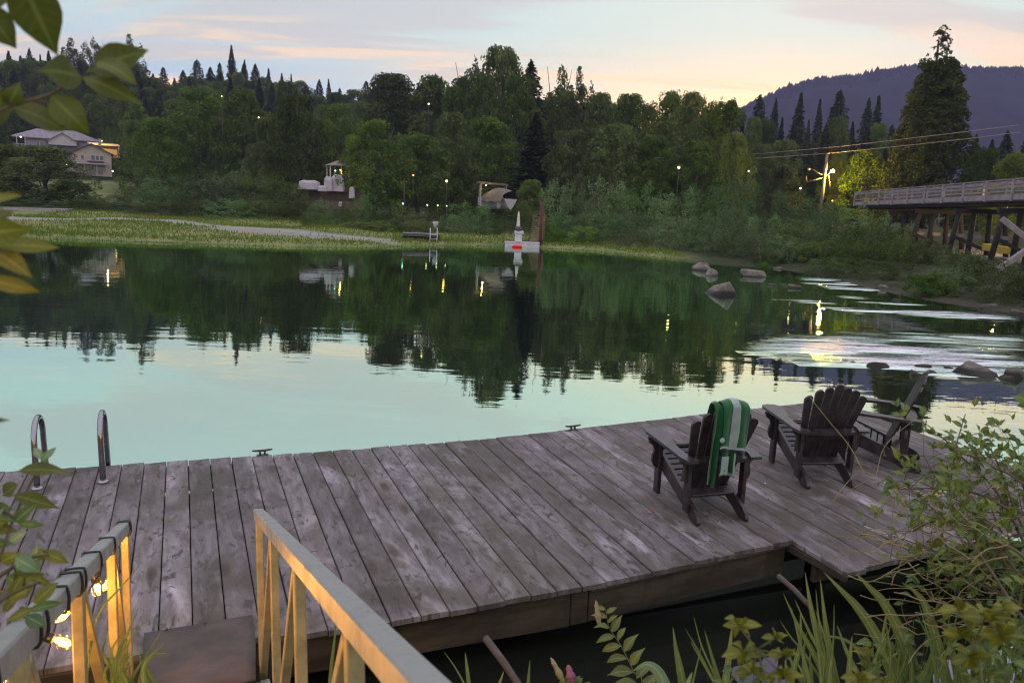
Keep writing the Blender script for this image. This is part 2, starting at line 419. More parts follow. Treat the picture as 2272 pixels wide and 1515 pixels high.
# ------------------------------------------------------------------ water
m, nt = new_mat('water'); g = nt.n('NewGeometry'); P = g.outputs['Position']
rip = nt.n('Attribute', attribute_name='ripple').outputs['Fac']
nr = nt.n('Attribute', attribute_name='dockwave').outputs['Fac']
calm = nt.noise(nt.scale(P, (.35, 1.1, 1)), 1.0, 3, .5, .3)
calm2 = nt.noise(nt.scale(P, (1.6, 3.6, 1)), 1.0, 2, .5)
rv = nt.vm('ADD', P, nt.scale(nt.n('TexNoise', {'Vector': P, 'Scale': .6, 'Detail': 2.0}).outputs['Color'], (1.2, .8, 0)))
r1 = nt.noise(nt.n('Mapping', {0: rv, 2: (0, 0, math.radians(12)), 3: (.75, 2.3, 1)}).outputs[0], 1.0, 5, .62, .4)
r2 = nt.noise(nt.scale(P, (3.0, 8.0, 1)), 1.0, 3, .6)
h = nt.math('ADD', nt.math('MULTIPLY', calm, .0048), nt.math('MULTIPLY', calm2, .0011))
band = nt.math('SINE', nt.math('ADD', nt.math('MULTIPLY', nt.vm('DOT_PRODUCT', P, (-.386*26, .922*26, 0)), 1.0), nt.math('MULTIPLY', calm, 9.0)))
h = nt.math('ADD', h, nt.math('MULTIPLY', nt.math('MULTIPLY', band, nr), .0011))
ripa = nt.math('MULTIPLY', rip, nt.rampv(nt.math('ADD', r1, nt.math('MULTIPLY', rip, .35)), .42, .78))
h = nt.math('ADD', h, nt.math('MULTIPLY', nt.math('ADD', r1, nt.math('MULTIPLY', r2, .28)), nt.math('MULTIPLY', rip, .34)))
nrm = bump(nt, h, 1.0, 1.0)
cos = nt.math('ABSOLUTE', nt.vm('DOT_PRODUCT', g.outputs['Normal'], g.outputs['Incoming']))
refl = nt.ramp(cos, [(0, (.92,)*3), (.24, (.80,)*3), (.37, (.74,)*3), (.42, (.40,)*3), (.47, (.13,)*3), (.54, (.07,)*3), (1, (.04,)*3)])
tint = nt.mix(nt.rampv(cos, .38, .47), (.82, 1.0, .87), (.80, .70, 1.0))
tint = nt.mix(rip, tint, (.96, .92, 1.0))
dep = nt.n('BsdfDiffuse', {0: (.010, .012, .009, 1)}).outputs[0]
gl = nt.n('BsdfAnisotropic', {'Color': tint, 'Roughness': nt.math('ADD', .015, nt.math('MULTIPLY', rip, .16)), 'Normal': nrm}).outputs[0]
body = nt.n('MixShader', {0: refl, 1: dep, 2: gl}).outputs[0]
foam = nt.n('BsdfDiffuse', {0: (.72, .68, .78, 1)}).outputs[0]
ff = nt.math('MULTIPLY', nt.math('MULTIPLY', ripa, nt.rampv(nt.math('ADD', nt.math('MULTIPLY', r1, .6), nt.math('MULTIPLY', r2, .4)), .50, .66)), .42)
finish(nt, nt.n('MixShader', {0: ff, 1: body, 2: foam}).outputs[0])
def water_level(X, Y):
    """the pool spills a little lower into the rapids"""
    return -.0105*sst(X, -7, 5)*np.clip(Y-8, 0, 12)*(1-sst(Y, 27, 44))  # dip shaped for the reflection, level again further out
wx = axis((-2300, -300, 200), (-300, -60, 20), (-60, 2, 2), (2, 34, .3), (34, 60, 3), (60, 300, 20), (300, 2300, 200))
wy = axis((-2, 8, .5), (8, 48, .3), (48, 76, 1.2))
water, WX, WY, WZ = grid_obj('water', wx, wy, water_level, m, kind='structure')
def inpoly(X, Y, poly):
    ins = np.zeros(X.shape, bool); n = len(poly)
    for i in range(n):
        x1, y1 = poly[i]; x2, y2 = poly[(i+1) % n]
        c = ((y1 > Y) != (y2 > Y)); xx = (x2-x1)*(Y-y1)/((y2-y1) if y2 != y1 else 1e-9)+x1
        ins ^= c & (X < xx)
    return ins
def soft(px, fall):
    poly = [tuple(onz(x, y)[:2]) for x, y in px]
    d = polydist(WX, WY, poly+[poly[0]]); return np.where(inpoly(WX, WY, poly), sst(d, 0, fall), 0)
jit = (vnoise(WX, WY, 1.3, 5)-.5)*.5+(vnoise(WX, WY*2.0, .7, 6)-.5)*.4
ripv = np.zeros(WX.shape)
for px, fall, amp in (([(1632, 771), (1660, 748), (1730, 728), (1860, 722), (1990, 724), (2140, 727), (2290, 728), (2330, 800), (2290, 838), (2120, 832), (2000, 822), (1900, 806), (1790, 806), (1720, 788)], 1.6, 1.0),
                      ([(1638, 646), (1700, 649), (1830, 655), (2000, 668), (2150, 682), (2290, 694), (2290, 712), (2130, 700), (1990, 692), (1900, 690), (1800, 672), (1690, 658)], 1.8, .75),
                      ([(1748, 612), (1830, 612), (1935, 624), (2010, 640), (2030, 652), (1960, 652), (1860, 645), (1760, 628)], 2.6, .65),
                      ([(1800, 640), (1900, 650), (2030, 664), (2190, 684), (2100, 690), (1950, 684)], 2.0, .5)):
    stk = vnoise(WX*.30+WY*.05, WY*1.25-WX*.10, 1.0, 11)*.6+vnoise(WX*.8, WY*2.6-WX*.2, 1.0, 12)*.4
    dk_ = vnoise(WX*.5+WY*.3, WY*.9, 2.2, 14)
    stk = sst(stk, .42, .66) if amp < 1 else (.15+.85*sst(stk, .38, .66))*(1-.8*sst(dk_, .42, .62)*sst(WX, 5.5, 9))
    ripv = np.maximum(ripv, amp*np.clip(soft(px, fall)*(1.0+jit), 0, 1)*stk)
vattr(water, 'ripple', ripv)
# ------------------------------------------------------------------ the far mountain and the air in front of it
MOUNT = simple('mountain_forest_floor', (.010, .011, .013), .95, var=.6, scale=.03, bmp=0, spec=0)
RIDGE = [(1000, 470), (1250, 425), (1450, 335), (1560, 280), (1662, 230), (1736, 195), (1814, 172), (1897, 167), (1960, 156), (1997, 148), (2060, 144), (2140, 150), (2272, 149), (2500, 158), (2900, 200), (3500, 330)]
rx = np.array([p[0] for p in RIDGE], float); ry = np.array([p[1] for p in RIDGE], float)
pxs = np.linspace(1000, 3500, 190); pys = np.interp(pxs, rx, ry)
MY = 1450.0
ridge = np.array([aty(a, b, MY) for a, b in zip(pxs, pys)])
ts = np.concatenate([np.linspace(0, 1, 26), 1+np.linspace(.08, 1, 8)])
X = np.repeat(ridge[None, :, 0], len(ts), 0); Zr = ridge[None, :, 2]
Y = np.where(ts < 1, 780+(MY-780)*ts, MY+(ts-1)*420)[:, None]*np.ones_like(X)
prof = np.where(ts <= 1, ts**1.25, 1-(ts-1)**1.4)[:, None]
Z = np.maximum(0, Zr-4)*prof+(vnoise(X, Y, 60, 8)-.5)*26*np.sin(np.pi*np.clip(prof, 0, 1))+(vnoise(X, Y, 160, 9)-.5)*40*np.sin(np.pi*np.clip(prof, 0, 1))
mb = MB(); mb.grid([[(X[i, j], Y[i, j], Z[i, j]) for j in range(X.shape[1])] for i in range(X.shape[0])])
mb.build('mountain', MOUNT, kind='structure')
# conifers on it that read as one mass
n = 5200
ii = RNG.uniform(0, 25, n); ii[:] = 25-np.abs(RNG.normal(0, .6, n)); jj = RNG.uniform(0, X.shape[1]-1.01, n)
i0, j0 = np.minimum(ii.astype(int), 24), jj.astype(int); fi, fj = ii-i0, jj-j0
def bil(A): return (A[i0, j0]*(1-fj)+A[i0, j0+1]*fj)*(1-fi)+(A[i0+1, j0]*(1-fj)+A[i0+1, j0+1]*fj)*fi
B = np.stack([bil(X), bil(Y), bil(Z)-1], -1); hgt = RNG.uniform(4, 10, n)*np.where(RNG.random(n) < .02, 1.5, 1); wd = hgt*RNG.uniform(.35, .6, n)
ang = RNG.uniform(0, np.pi, n); T = []
for k in (0, 1):
    dv = np.stack([np.cos(ang+k*1.57)*wd, np.sin(ang+k*1.57)*wd, 0*wd], -1)
    T.append(np.stack([B-dv, B+dv, B+np.stack([0*hgt, 0*hgt, hgt], -1)], 1))
me = tri_mesh('mountain_forest', np.concatenate(T), foliage('mountain_needles', (.012, .013, .013), (.020, .021, .020), trans=0))
tag(link(bpy.data.objects.new('mountain_forest', me)), kind='stuff')
mb = MB(); mb.box((0, 1000, 180), (4900, 2150, 368))
m, nt = new_mat('haze')
pv = nt.n('VolumePrincipled', {'Color': (.47, .46, .80, 1), 'Density': .00022, 'Anisotropy': .1, 'Density Attribute': '', 'Color Attribute': '', 'Temperature Attribute': ''})
m.cycles.homogeneous_volume = True
o_ = nt.n('OutputMaterial'); nt.t.links.new(pv.outputs[0], o_.inputs[1])
HAZE = mb.build('haze', m, kind='stuff')
# ------------------------------------------------------------------ dock frame (it floats with a slight tilt)
DO = np.array([-3.09441, 7.18287, 0.517895]); DE = np.array([0.92239879, 0.38573324, 0.01975672]); DB = np.array([-0.38620875, 0.92175821, 0.03470745]); DN = np.cross(DE, DB)
MD = Matrix(((DE[0], DB[0], DN[0], DO[0]), (DE[1], DB[1], DN[1], DO[1]), (DE[2], DB[2], DN[2], DO[2]), (0, 0, 0, 1)))
def dk(u, v, w_=0.0): return DO+DE*u+DB*v+DN*w_
FRONT = [(-3.2, .32), (-1.334, .138), (-.517, .024), (.063, -.02), (1.227, -.157), (3.018, -.27), (5.882, -.173), (7.544, -.119), (8.0, -.098)]
NEAR = [(-3.2, -3.10), (.117, -3.234), (.826, -3.343), (1.192, -3.377), (2.914, -3.371), (4.444, -3.266)]
NEAR2 = [(4.444, -3.847), (4.62, -3.84), (4.70, -3.80), (8.0, -3.74)]
def pl(P, u): return float(np.interp(u, [p[0] for p in P], [p[1] for p in P]))
vattr(water, 'dockwave', (lambda s: np.exp(-np.maximum(s, 0)/.75)*(s > -.6))((WX-DO[0])*DB[0]+(WY-DO[1])*DB[1])*sst(-(WX-DO[0])*DE[0]-(WY-DO[1])*DE[1], -7.0, .5))

m, nt = new_mat('weathered_planks'); g = nt.n('NewGeometry'); isl = g.outputs['Random Per Island']
tc = nt.n('TexCoord').outputs['Object']
off = nt.n('CombineXYZ', {0: nt.math('MULTIPLY', isl, 37.0), 1: nt.math('MULTIPLY', isl, 91.0), 2: 0.0}).outputs[0]
pb = nt.vm('ADD', tc, off)
warp = nt.noise(nt.scale(pb, (5, .9, 5)), 1.0, 2, .5)
# growth rings: long cathedral grain bent round the knots
kn = nt.n('TexVoronoi', {'Vector': nt.scale(pb, (5.3, 1.7, 1)), 'Scale': 1.0, 'Randomness': 1.0}, feature='F1').outputs
kd = kn['Distance']; ksel = nt.n('SeparateColor', {0: kn['Color']}).outputs[0]
knot = nt.math('MULTIPLY', nt.rampv(kd, .26, .10), nt.rampv(ksel, .42, .5))
halo = nt.math('MULTIPLY', nt.rampv(kd, .55, .16), nt.rampv(ksel, .42, .5))
gx = nt.math('ADD', nt.n('SeparateXYZ', {0: nt.scale(pb, (62, 1.6, 1))}).outputs[0], nt.math('ADD', nt.math('MULTIPLY', warp, 26.0), nt.math('MULTIPLY', halo, 7.0)))
ring = nt.math('ADD', .5, nt.math('MULTIPLY', nt.math('SINE', gx), .5))
fine = nt.noise(nt.scale(pb, (170, 5, 10)), 1.0, 3, .7)
blotch = nt.noise(nt.scale(pb, (4.0, 1.5, 1)), 1.0, 6, .68, .8)
stain = nt.noise(nt.scale(tc, (1.1, .8, 1)), 1.0, 7, .66, .6)
pale = nt.noise(nt.scale(pb, (3.0, .7, 1)), 1.0, 5, .6, .4)
spots = nt.noise(nt.scale(pb, (13, 7, 1)), 1.0, 5, .7, .6)
c = nt.mix(nt.rampv(blotch, .30, .70), (.098, .080, .068), (.310, .280, .305))
c = nt.mix(nt.math('MULTIPLY', nt.rampv(ring, .25, .95), .30), c, (.10, .085, .08))
c = nt.mix(nt.math('MULTIPLY', nt.rampv(fine, .50, .72), .40), c, (.075, .065, .060))
c = nt.mix(nt.math('MULTIPLY', nt.rampv(pale, .54, .68), .75), c, (.54, .50, .56))
c = nt.mix(nt.math('MULTIPLY', nt.rampv(stain, .49, .62), .72), c, (.082, .072, .050))
c = nt.mix(nt.math('MULTIPLY', nt.rampv(spots, .54, .66), .72), c, (.055, .044, .038))
bri = nt.math('ADD', .72, nt.math('MULTIPLY', nt.math('FRACT', nt.math('MULTIPLY', isl, 53.7)), .55))
c = nt.n('HueSaturation', {'Value': nt.math('MULTIPLY', bri, .72), 'Color': c}).outputs[0]
c = nt.mix(nt.math('MULTIPLY', halo, .35), c, (.11, .085, .065))
mk = nt.noise(nt.scale(pb, (9, 3.2, 1)), 1.0, 3, .5, 2.2)
c = nt.mix(nt.math('MULTIPLY', nt.rampv(mk, .60, .68), .8), c, (.045, .034, .028))
c = nt.mix(nt.math('MULTIPLY', knot, .82), c, (.045, .032, .028))
# the boards at the chair end are darker and browner
su = nt.n('SeparateXYZ', {0: tc}).outputs
brown_end = nt.math('MULTIPLY', nt.rampv(nt.math('ADD', su[0], nt.math('MULTIPLY', stain, 3.0)), 4.2, 7.2), nt.rampv(blotch, .68, .40))
c = nt.mix(nt.math('MULTIPLY', brown_end, .62), c, (.070, .054, .050))
hgt_ = nt.math('ADD', nt.math('ADD', nt.math('MULTIPLY', ring, .25), nt.math('MULTIPLY', fine, .6)), nt.math('MULTIPLY', knot, .5))
finish(nt, principled(nt, color=c, rough=nt.rampv(blotch, .3, .7, .62, .85), spec=.35, normal=bump(nt, hgt_, .55, .006)))
PLANK = m
m, nt = new_mat('old_timber'); tc = nt.n('TexCoord').outputs['Object']
n1 = nt.noise(nt.scale(tc, (1.5, 1.5, 6)), 1.0, 6, .65); n2 = nt.noise(nt.scale(tc, (5, 5, 40)), 1.0, 4, .7); n3 = nt.noise(nt.scale(tc, (6, 6, 1.2)), 1.0, 5, .65)
c = nt.mix(nt.rampv(n1, .3, .7), (.030, .023, .017), (.080, .066, .050))
c = nt.mix(nt.math('MULTIPLY', nt.rampv(n3, .5, .68), .7), c, (.030, .030, .018))
c = nt.mix(nt.math('MULTIPLY', nt.rampv(n2, .5, .7), .5), c, (.035, .026, .02))
finish(nt, principled(nt, color=c, rough=.85, spec=.2, normal=bump(nt, nt.math('ADD', n1, nt.math('MULTIPLY', n2, .5)), .6, .008))); TIMBER = m
BLACKPL = simple('black_plastic', (.012, .012, .012), .5)

dock = empty('dock', MD, label='weathered grey plank dock with an L shaped corner, floating on the near water', cat='dock')
mb = MB(); rr = random.Random(4)
for k in range(-17, 42):
    u0 = .063+.1897*k+.0035; u1 = u0+.1897-.007; uc = (u0+u1)/2
    if u1 > 7.97: continue
    vf = pl(FRONT, uc)+rr.uniform(-.008, .012)
    vn = pl(NEAR if uc < 4.44 else NEAR2, uc)-rr.uniform(-.004, .014)
    c_, t = .006, .038; dz = rr.uniform(-.0025, .0025); tl = rr.uniform(-.002, .002); cup = rr.uniform(-.002, .003)
    prof = [(u0, -t), (u0, -c_), (u0+c_, 0), (uc, -cup), (u1-c_, tl), (u1, tl-c_), (u1, -t)]
    sk = rr.uniform(-.003, .003); st = 5
    ring_ = []
    for i in range(st):
        f = i/(st-1); wz = rr.uniform(-.0012, .0012)
        ring_ += [(a+sk*(f-.5), vn+(vf-vn)*f, b_+dz+wz) for a, b_ in prof]
    n_ = len(prof); F = [[i*n_+j, (i+1)*n_+j, (i+1)*n_+(j+1) % n_, i*n_+(j+1) % n_] for i in range(st-1) for j in range(n_)]
    F += [list(range(n_)), [(st-1)*n_+j for j in range(n_)][::-1]]
    mb.add(ring_, F)
mb.build('decking', PLANK, dock)
def fascia(pts, z0, z1, th, name='fascia', mat=TIMBER):
    for (a, b) in zip(pts[:-1], pts[1:]):
        q = MB(); q.bar((a[0], a[1], (z0+z1)/2), (b[0], b[1], (z0+z1)/2), th, z1-z0, bev=.006); q.build(name, mat, dock)
fascia([(u, pl(NEAR, u)+.035) for u in (-3.2, .5)], -.30, -.0425, .045)
fascia([(u, pl(NEAR, u)+.032) for u in (.504, 2.45)], -.30, -.0425, .045)
fascia([(u, pl(NEAR, u)+.045) for u in (2.60, 4.40)], -.30, -.060, .045)
q = MB(); q.box((2.525, pl(NEAR, 2.5)+.05, -.175), (.14, .06, .26), bev=.01); q.build('end_block', TIMBER, dock)
q = MB(); q.bar((2.60, pl(NEAR, 2.6)+.005, -.052), (4.40, pl(NEAR, 4.4)+.005, -.052), .02, .018, bev=.003); q.build('rub_strip', TIMBER, dock)
fascia([(4.415, -3.20), (4.475, -3.80)], -.10, -.0425, .04)
fascia([(4.5, -3.45), (7.93, -3.40)], -.28, -.0425, .045)
fascia([(7.93, -3.62), (7.93, -.16)], -.28, -.0425, .045)
FP = [(u, pl(FRONT, u)-.05) for u in (-3.2, -.52, 1.2, 3.0, 5.9, 7.9)]
fascia(FP, -.28, -.0425, .045)
for v in (-2.6, -1.7, -.8):
    q = MB(); q.box((2.3, v, -.13), (11.0, .06, .175)); q.build('joist', TIMBER, dock)
for u in (-2.0, .75, 3.5, 6.25):
    q = MB(); q.box((u, -1.68, -.37), (2.6, 2.86, .28), bev=.05); q.build('float', BLACKPL, dock)

# ------------------------------------------------------------------ swim ladder and cleats
m, nt = new_mat('stainless_steel'); tc = nt.n('TexCoord').outputs['Object']
nz = nt.noise(tc, 30, 3)
finish(nt, principled(nt, color=(.26, .25, .28), metal=1.0, rough=nt.rampv(nz, .3, .7, .12, .28))); STEEL = m
IRON = simple('galvanised_iron', (.075, .07, .07), .5, .7, bmp=.3, scale=20)
lad = empty('swim_ladder', MD @ Matrix.Translation((-.88, -.02, 0)), label='curved stainless steel swim ladder handrails at the left end of the dock edge', cat='ladder')
for sgn, du in ((-1, -.25), (1, .25)):
    q = MB(); path = []
    y0, y1, hh_ = -.36, .13, .52
    for i in range(7): path.append((du, y0+.02*i/6*2, .0+hh_*.72*i/6))
    for i in range(1, 13):
        a = math.pi*i/12; cy_ = (y0+.04+y1)/2; ry_ = (y1-y0-.04)/2
        path.append((du, cy_-ry_*math.cos(a), hh_*.72+.17*math.sin(a)))
    for i in range(1, 8): path.append((du, y1, hh_*.72-(hh_*.72+.75)*i/7))
    q.tube(path, .0245, 14); rl = q.build('handrail', STEEL, lad)
    f = MB(); f.lathe([(.05, 0), (.05, .006), (.03, .02), (.026, .02)], (du, y0, .003), 18); f.build('base_flange', STEEL, rl)
for z in (-.30, -.58):
    q = MB(); q.box((0, .13, z), (.5, .08, .03), bev=.01); q.build('step', STEEL, lad)
cl0 = empty('dock_cleat', MD @ Matrix.Translation((.731, -.085, 0)), label='small dark iron cleat on the dock edge nearer the swim ladder', cat='cleat', group='cleats along the dock edge')
q = MB(); q.tube([(-.095, 0, .052), (-.06, 0, .047), (0, 0, .045), (.06, 0, .047), (.095, 0, .052)], [.007, .011, .012, .011, .007], 8); q.build('horn', IRON, cl0)
q = MB()
for sx in (-.022, .022): q.box((sx, 0, .02), (.018, .026, .04), bev=.004)
q.box((0, 0, .003), (.11, .045, .006), bev=.002); q.build('base', IRON, cl0)
cl1 = copy_tree(cl0); cl1.matrix_world = MD @ Matrix.Translation((4.017, -.262, 0)); cl1['label'] = 'small dark iron cleat on the dock edge near the chair with the towel'

# ------------------------------------------------------------------ adirondack chairs
CH = simple('dark_brown_chair_paint', (.034, .026, .030), .34, var=.6, scale=9, bmp=.2, spec=.45, bdist=.003)
def tilt(ax, a): return Matrix.Rotation(a, 4, ax)
def make_chair(label):
    root = empty('adirondack_chair', MD, label=label, cat='chair', group='adirondack chairs on the dock')
    for s in (-1, 1):
        # side rail: sloping from the front of the seat to the floor behind
        M = Matrix(((0, 0, 1, s*.218), (1, 0, 0, 0), (0, 1, 0, 0), (0, 0, 0, 1)))
        poly = [(.37, .385), (.39, .33), (.33, .245), (.10, .165), (-.20, .065), (-.33, 0), (-.44, 0), (-.452, .03), (-.43, .075), (-.38, .105), (-.17, .195), (.10, .30), (.30, .375)]
        q = MB(); q.prism(poly, .030, M); q.build('side_rail', CH, root)
        q = MB(); q.box((s*.252, .285, .262), (.034, .085, .524), bev=.004); q.build('leg', CH, root)
        q = MB(); q.box((s*.252, -.275, .292), (.034, .075, .464), bev=.004); q.build('leg', CH, root)
        # arm: paddle shape, wide in front, waisted towards the back
        ap = [(-.045, -.40), (.055, -.40), (.075, -.30), (.078, -.05), (.085, .15), (.092, .34), (.080, .40), (.02, .425), (-.055, .41), (-.085, .36), (-.085, .24), (-.055, .12), (-.02, .0), (-.01, -.15), (-.015, -.30)]
        q = MB(); q.prism([(s*x+s*.277, y) for x, y in (ap if s > 0 else ap[::-1])], .026, Matrix.Translation((0, 0, .540)) @ tilt('X', .02)); q.build('arm', CH, root)
        # scrolled brackets under the arm
        bp = [(0, .52), (.10, .52), (.085, .47), (.045, .44), (.035, .40), (.05, .35), (.052, .30), (.03, .25), (0, .235)]
        for yy, sc in ((.285, 1.0), (-.275, .75)):
            M = Matrix(((s*sc, 0, 0, s*.270), (0, 0, 1, yy), (0, sc, 0, .525*(1-sc)), (0, 0, 0, 1)))
            q = MB(); q.prism(bp if s > 0 else bp[::-1], .028, M); q.build('arm_bracket', CH, root)
    q = MB()
    for i in range(8):
        f = i/7; y = .375-.062*i-.0; z = .392-.026*i+(.010 if i == 0 else 0)
        q.box((0, y, z), (.47, .054, .020), tilt('X', .40 if i else -.25).to_3x3().to_4x4(), bev=.004)
    q.build('seat', CH, root)
    q = MB(); q.box((0, .395, .345), (.47, .02, .075), bev=.003); q.build('seat_apron', CH, root)
    q = MB(); q.box((0, -.205, .188), (.40, .095, .028), tilt('X', .36), bev=.004); q.build('back_rail', CH, root)
    # fan back
    a = math.radians(20.5); B0 = Vector((0, -.115, .205))
    Mb = Matrix.Translation(B0) @ Matrix.Rotation(a, 4, 'X')
    q = MB(); nsl = 7; tops = [.70, .765, .795, .83, .795, .765, .70]
    for i in range(nsl):
        t = (i-3)/3.0; wb, wt = .0455, .0765
        xb, xt = t*3*.0545, t*3*.0865; L = tops[i]; k = 6
        # slat outline with a rounded top
        pts = [(xb-wb/2, -.03), (xb+wb/2, -.03), (xt+wt/2, L-.035)]
        for j in range(1, k): aa = math.pi*j/k; pts.append((xt+wt/2*math.cos(aa)-t*.012*math.sin(aa), L-.035+.042*math.sin(aa)))
        pts.append((xt-wt/2, L-.035))
        M = Mb @ Matrix(((1, 0, 0, 0), (0, 0, 1, .0 if i % 2 else .001), (0, 1, 0, 0), (0, 0, 0, 1)))
        q.prism(pts[::-1], .020, M)
    q.build('backrest', CH, root)
    # curved brace behind the back at arm height, resting on the rear legs
    pts = [(-.300, -.02), (-.305, -.06), (-.20, -.10), (0, -.118), (.20, -.10), (.305, -.06), (.300, -.02), (.18, -.012), (0, -.012), (-.18, -.012)]
    q = MB(); q.prism(pts, .030, Matrix.Translation((0, -.247, .512)) @ tilt('X', .12)); q.build('back_brace', CH, root)
    q = MB(); q.box((0, -.20, .40), (.36, .022, .05), tilt('X', a), bev=.003); q.build('back_cleat', CH, root)
    return root
ch1 = make_chair('dark brown adirondack chair with a green towel hung over its back')
ch2 = copy_tree(ch1); ch2['label'] = 'bare dark brown adirondack chair, middle of the three on the dock'
ch3 = copy_tree(ch1); ch3['label'] = 'dark brown adirondack chair at the far corner of the dock, turned to face left'
def chm(u, v, deg): return MD @ Matrix.Translation((u, v, 0)) @ Matrix.Rotation(math.radians(deg), 4, 'Z') @ Matrix.Translation((0, .43, 0))
M1 = chm(4.085, -2.84, -8); ch1.matrix_world = M1
ch2.matrix_world = chm(5.53, -2.53, -17)
ch3.matrix_world = chm(6.86, -2.34, 42)

# ------------------------------------------------------------------ towel on the first chair
def cloth(name, colA, colB, rough=.95):
    m, nt = new_mat(name); tc = nt.n('TexCoord').outputs['Object']
    nz = nt.noise(tc, 220, 3, .7); n2 = nt.noise(tc, 9, 4, .6)
    c = nt.mix(nt.rampv(nt.math('ADD', nt.math('MULTIPLY', nz, .6), nt.math('MULTIPLY', n2, .4)), .35, .65), colA, colB)
    finish(nt, principled(nt, color=c, rough=rough, spec=.1, sheen=.3, normal=bump(nt, nz, .5, .003))); return m
GREEN = cloth('green_towelling', (.008, .062, .022), (.014, .105, .036)); WHITE = cloth('white_towelling', (.19, .25, .25), (.32, .38, .38)); NAVY = cloth('navy_towelling', (.012, .014, .03), (.02, .024, .05))
towel = empty('towel', M1, label='green and white striped towel folded over the back of the left chair', cat='towel')
top = Vector((0, -.395, .985))
def sheet(xl, xr, L0, L1, yoff, folds, cols, ncol=26, nrow=34, taper=(0, 0), wob=.0, name='towel_layer'):
    """cloth that runs up the front of the backrest, over its top and hangs down behind; L0 front drop, L1 rear drop"""
    G = []; MI = []
    for i in range(nrow+1):
        s = i/nrow*(L0+.09+L1); row = []
        for j in range(ncol+1):
            t = j/ncol
            if s < L0: k = L0-s; y = -.335+.34*k+yoff*.2; z = .985-.94*k+.0; dn = 0
            elif s < L0+.09:
                a = (s-L0)/.09*math.pi; y = -.375+.045*math.cos(a)-yoff*max(0, -math.cos(a)); z = .985+(.030+yoff*.5)*math.sin(a); dn = 0
            else: dn = s-L0-.09; y = -.422-yoff; z = .985-dn
            f = dn/max(L1, .01)
            x = (xl+(taper[0])*f)*(1-t)+(xr+taper[1]*f)*t
            fold = math.sin(t*folds*2*math.pi+wob)*(.006+.020*min(1, dn*4))+math.sin(t*folds*6.4+2*wob+dn*9)*.009*min(1, dn*5)
            y -= fold; x += .006*math.sin(dn*9+wob)*min(1, dn*4)
            z += (.016*math.sin(t*math.pi*2+wob)+.014*math.sin(t*9+2*wob))*f+.012*math.sin(t*3+wob)
            z -= .018*abs(t-.5)*2
            row.append((x, y, z))
        G.append(row)
    q = MB(); q.grid(G); idx = 0
    for i in range(nrow):
        for j in range(ncol):
            q.m[idx] = cols((j+.5)/ncol, i/nrow*(L0+.09+L1)-(L0+.09), L1); idx += 1
    o = q.build(name, [GREEN, WHITE, NAVY], towel)
    md = o.modifiers.new('thick', 'SOLIDIFY'); md.thickness = .0038; md.offset = 0
    return o
def c_flap(t, d, L):
    if d > L-.020: return 1
    if d > L-.030: return 2
    if d > L-.052: return 1
    return 1 if .34 < t < .62 else 0
sheet(-.085, .150, .25, .36, .040, 1.6, c_flap, taper=(-.012, -.008), wob=.6, name='top_flap')
sheet(-.150, -.060, .30, .63, .012, 1.0, lambda t, d, L: 1 if d > L-.03 else 0, taper=(-.03, -.065), wob=1.4, name='under_layer')
sheet(-.055, .065, .30, .57, .018, 1.2, lambda t, d, L: 1 if d > L-.03 or t > .93 else 0, taper=(-.01, -.01), wob=.2, name='under_layer')
q = MB(); q.box((-.045, -.470, .515), (.062, .004, .155), tilt('X', .03), bev=.001); q.build('care_tag', WHITE, towel)
q = MB(); q.lathe([(.0, 0), (.017, .001), (.022, .003), (.022, .006)], (0, 0, 0), 16, 0, Matrix.Translation((-.095, -.492, .735)) @ Matrix.Rotation(math.radians(-90), 4, 'X')); q.build('round_badge', WHITE, towel)
# bits lying on the boards
def dry_leaf(u, v, s, col, label, rz):
    q = MB(); q.leaf((0, -s/2, .008), (0, s/2, .012), s*.6, (0, 0, 1), .12, .3)
    o = q.build('fallen_leaf', simple('leaf_litter', col, .8), None, label=label, cat='leaf'); o.matrix_world = MD @ Matrix.Translation((u, v, 0)) @ Matrix.Rotation(rz, 4, 'Z')
dry_leaf(3.612, -2.489, .05, (.45, .09, .05), 'small red fallen leaf on the boards left of the towel chair', 1.2)
dry_leaf(5.015, -2.251, .022, (.8, .8, .75), 'tiny pale scrap on the boards between the left and middle chairs', .3)
# ------------------------------------------------------------------ aluminium gangway
m, nt = new_mat('weathered_aluminium'); tc = nt.n('TexCoord').outputs['Object']
n1 = nt.noise(tc, 7, 6, .65); n2 = nt.noise(nt.scale(tc, (60, 60, 60)), 1.0, 4, .7)
c = nt.mix(nt.rampv(n1, .35, .68), (.40, .40, .385), (.27, .27, .26))
c = nt.mix(nt.math('MULTIPLY', nt.rampv(n2, .60, .74), nt.rampv(n1, .42, .6)), c, (.13, .125, .11))
finish(nt, principled(nt, color=c, metal=.55, rough=nt.rampv(n1, .3, .7, .32, .52), normal=bump(nt, n2, .12, .002))); ALU = m
ALUP = simple('bulb_tinted_aluminium', (.33, .265, .135), .5, .35, var=.3, scale=9, bmp=.1, bdist=.002)  # posts and braces: warm glow of the bulbs put into the metal's colour
RUBBER = simple('worn_rubber_sheet', (.048, .036, .031), .7, var=.5, scale=4, bmp=.25, bdist=.004)
GD_ = np.array([-.36123, .88721, -.28700]); GD_ = GD_/np.linalg.norm(GD_)
GS = np.cross(GD_, [0, 0, 1]); GS /= np.linalg.norm(GS); GU = np.cross(GS, GD_)
PR = np.array([-1.3237, 4.019, 1.300]); PL = np.array([-1.935, 3.845, 1.300])
PL = PR+GS*((PL-PR)@GS-.022)+np.array([0, 0, 0])+GD_*((PL-PR)@GD_)
MG = Matrix(((GS[0], -GD_[0], GU[0], PR[0]), (GS[1], -GD_[1], GU[1], PR[1]), (GS[2], -GD_[2], GU[2], PR[2]), (0, 0, 0, 1)))
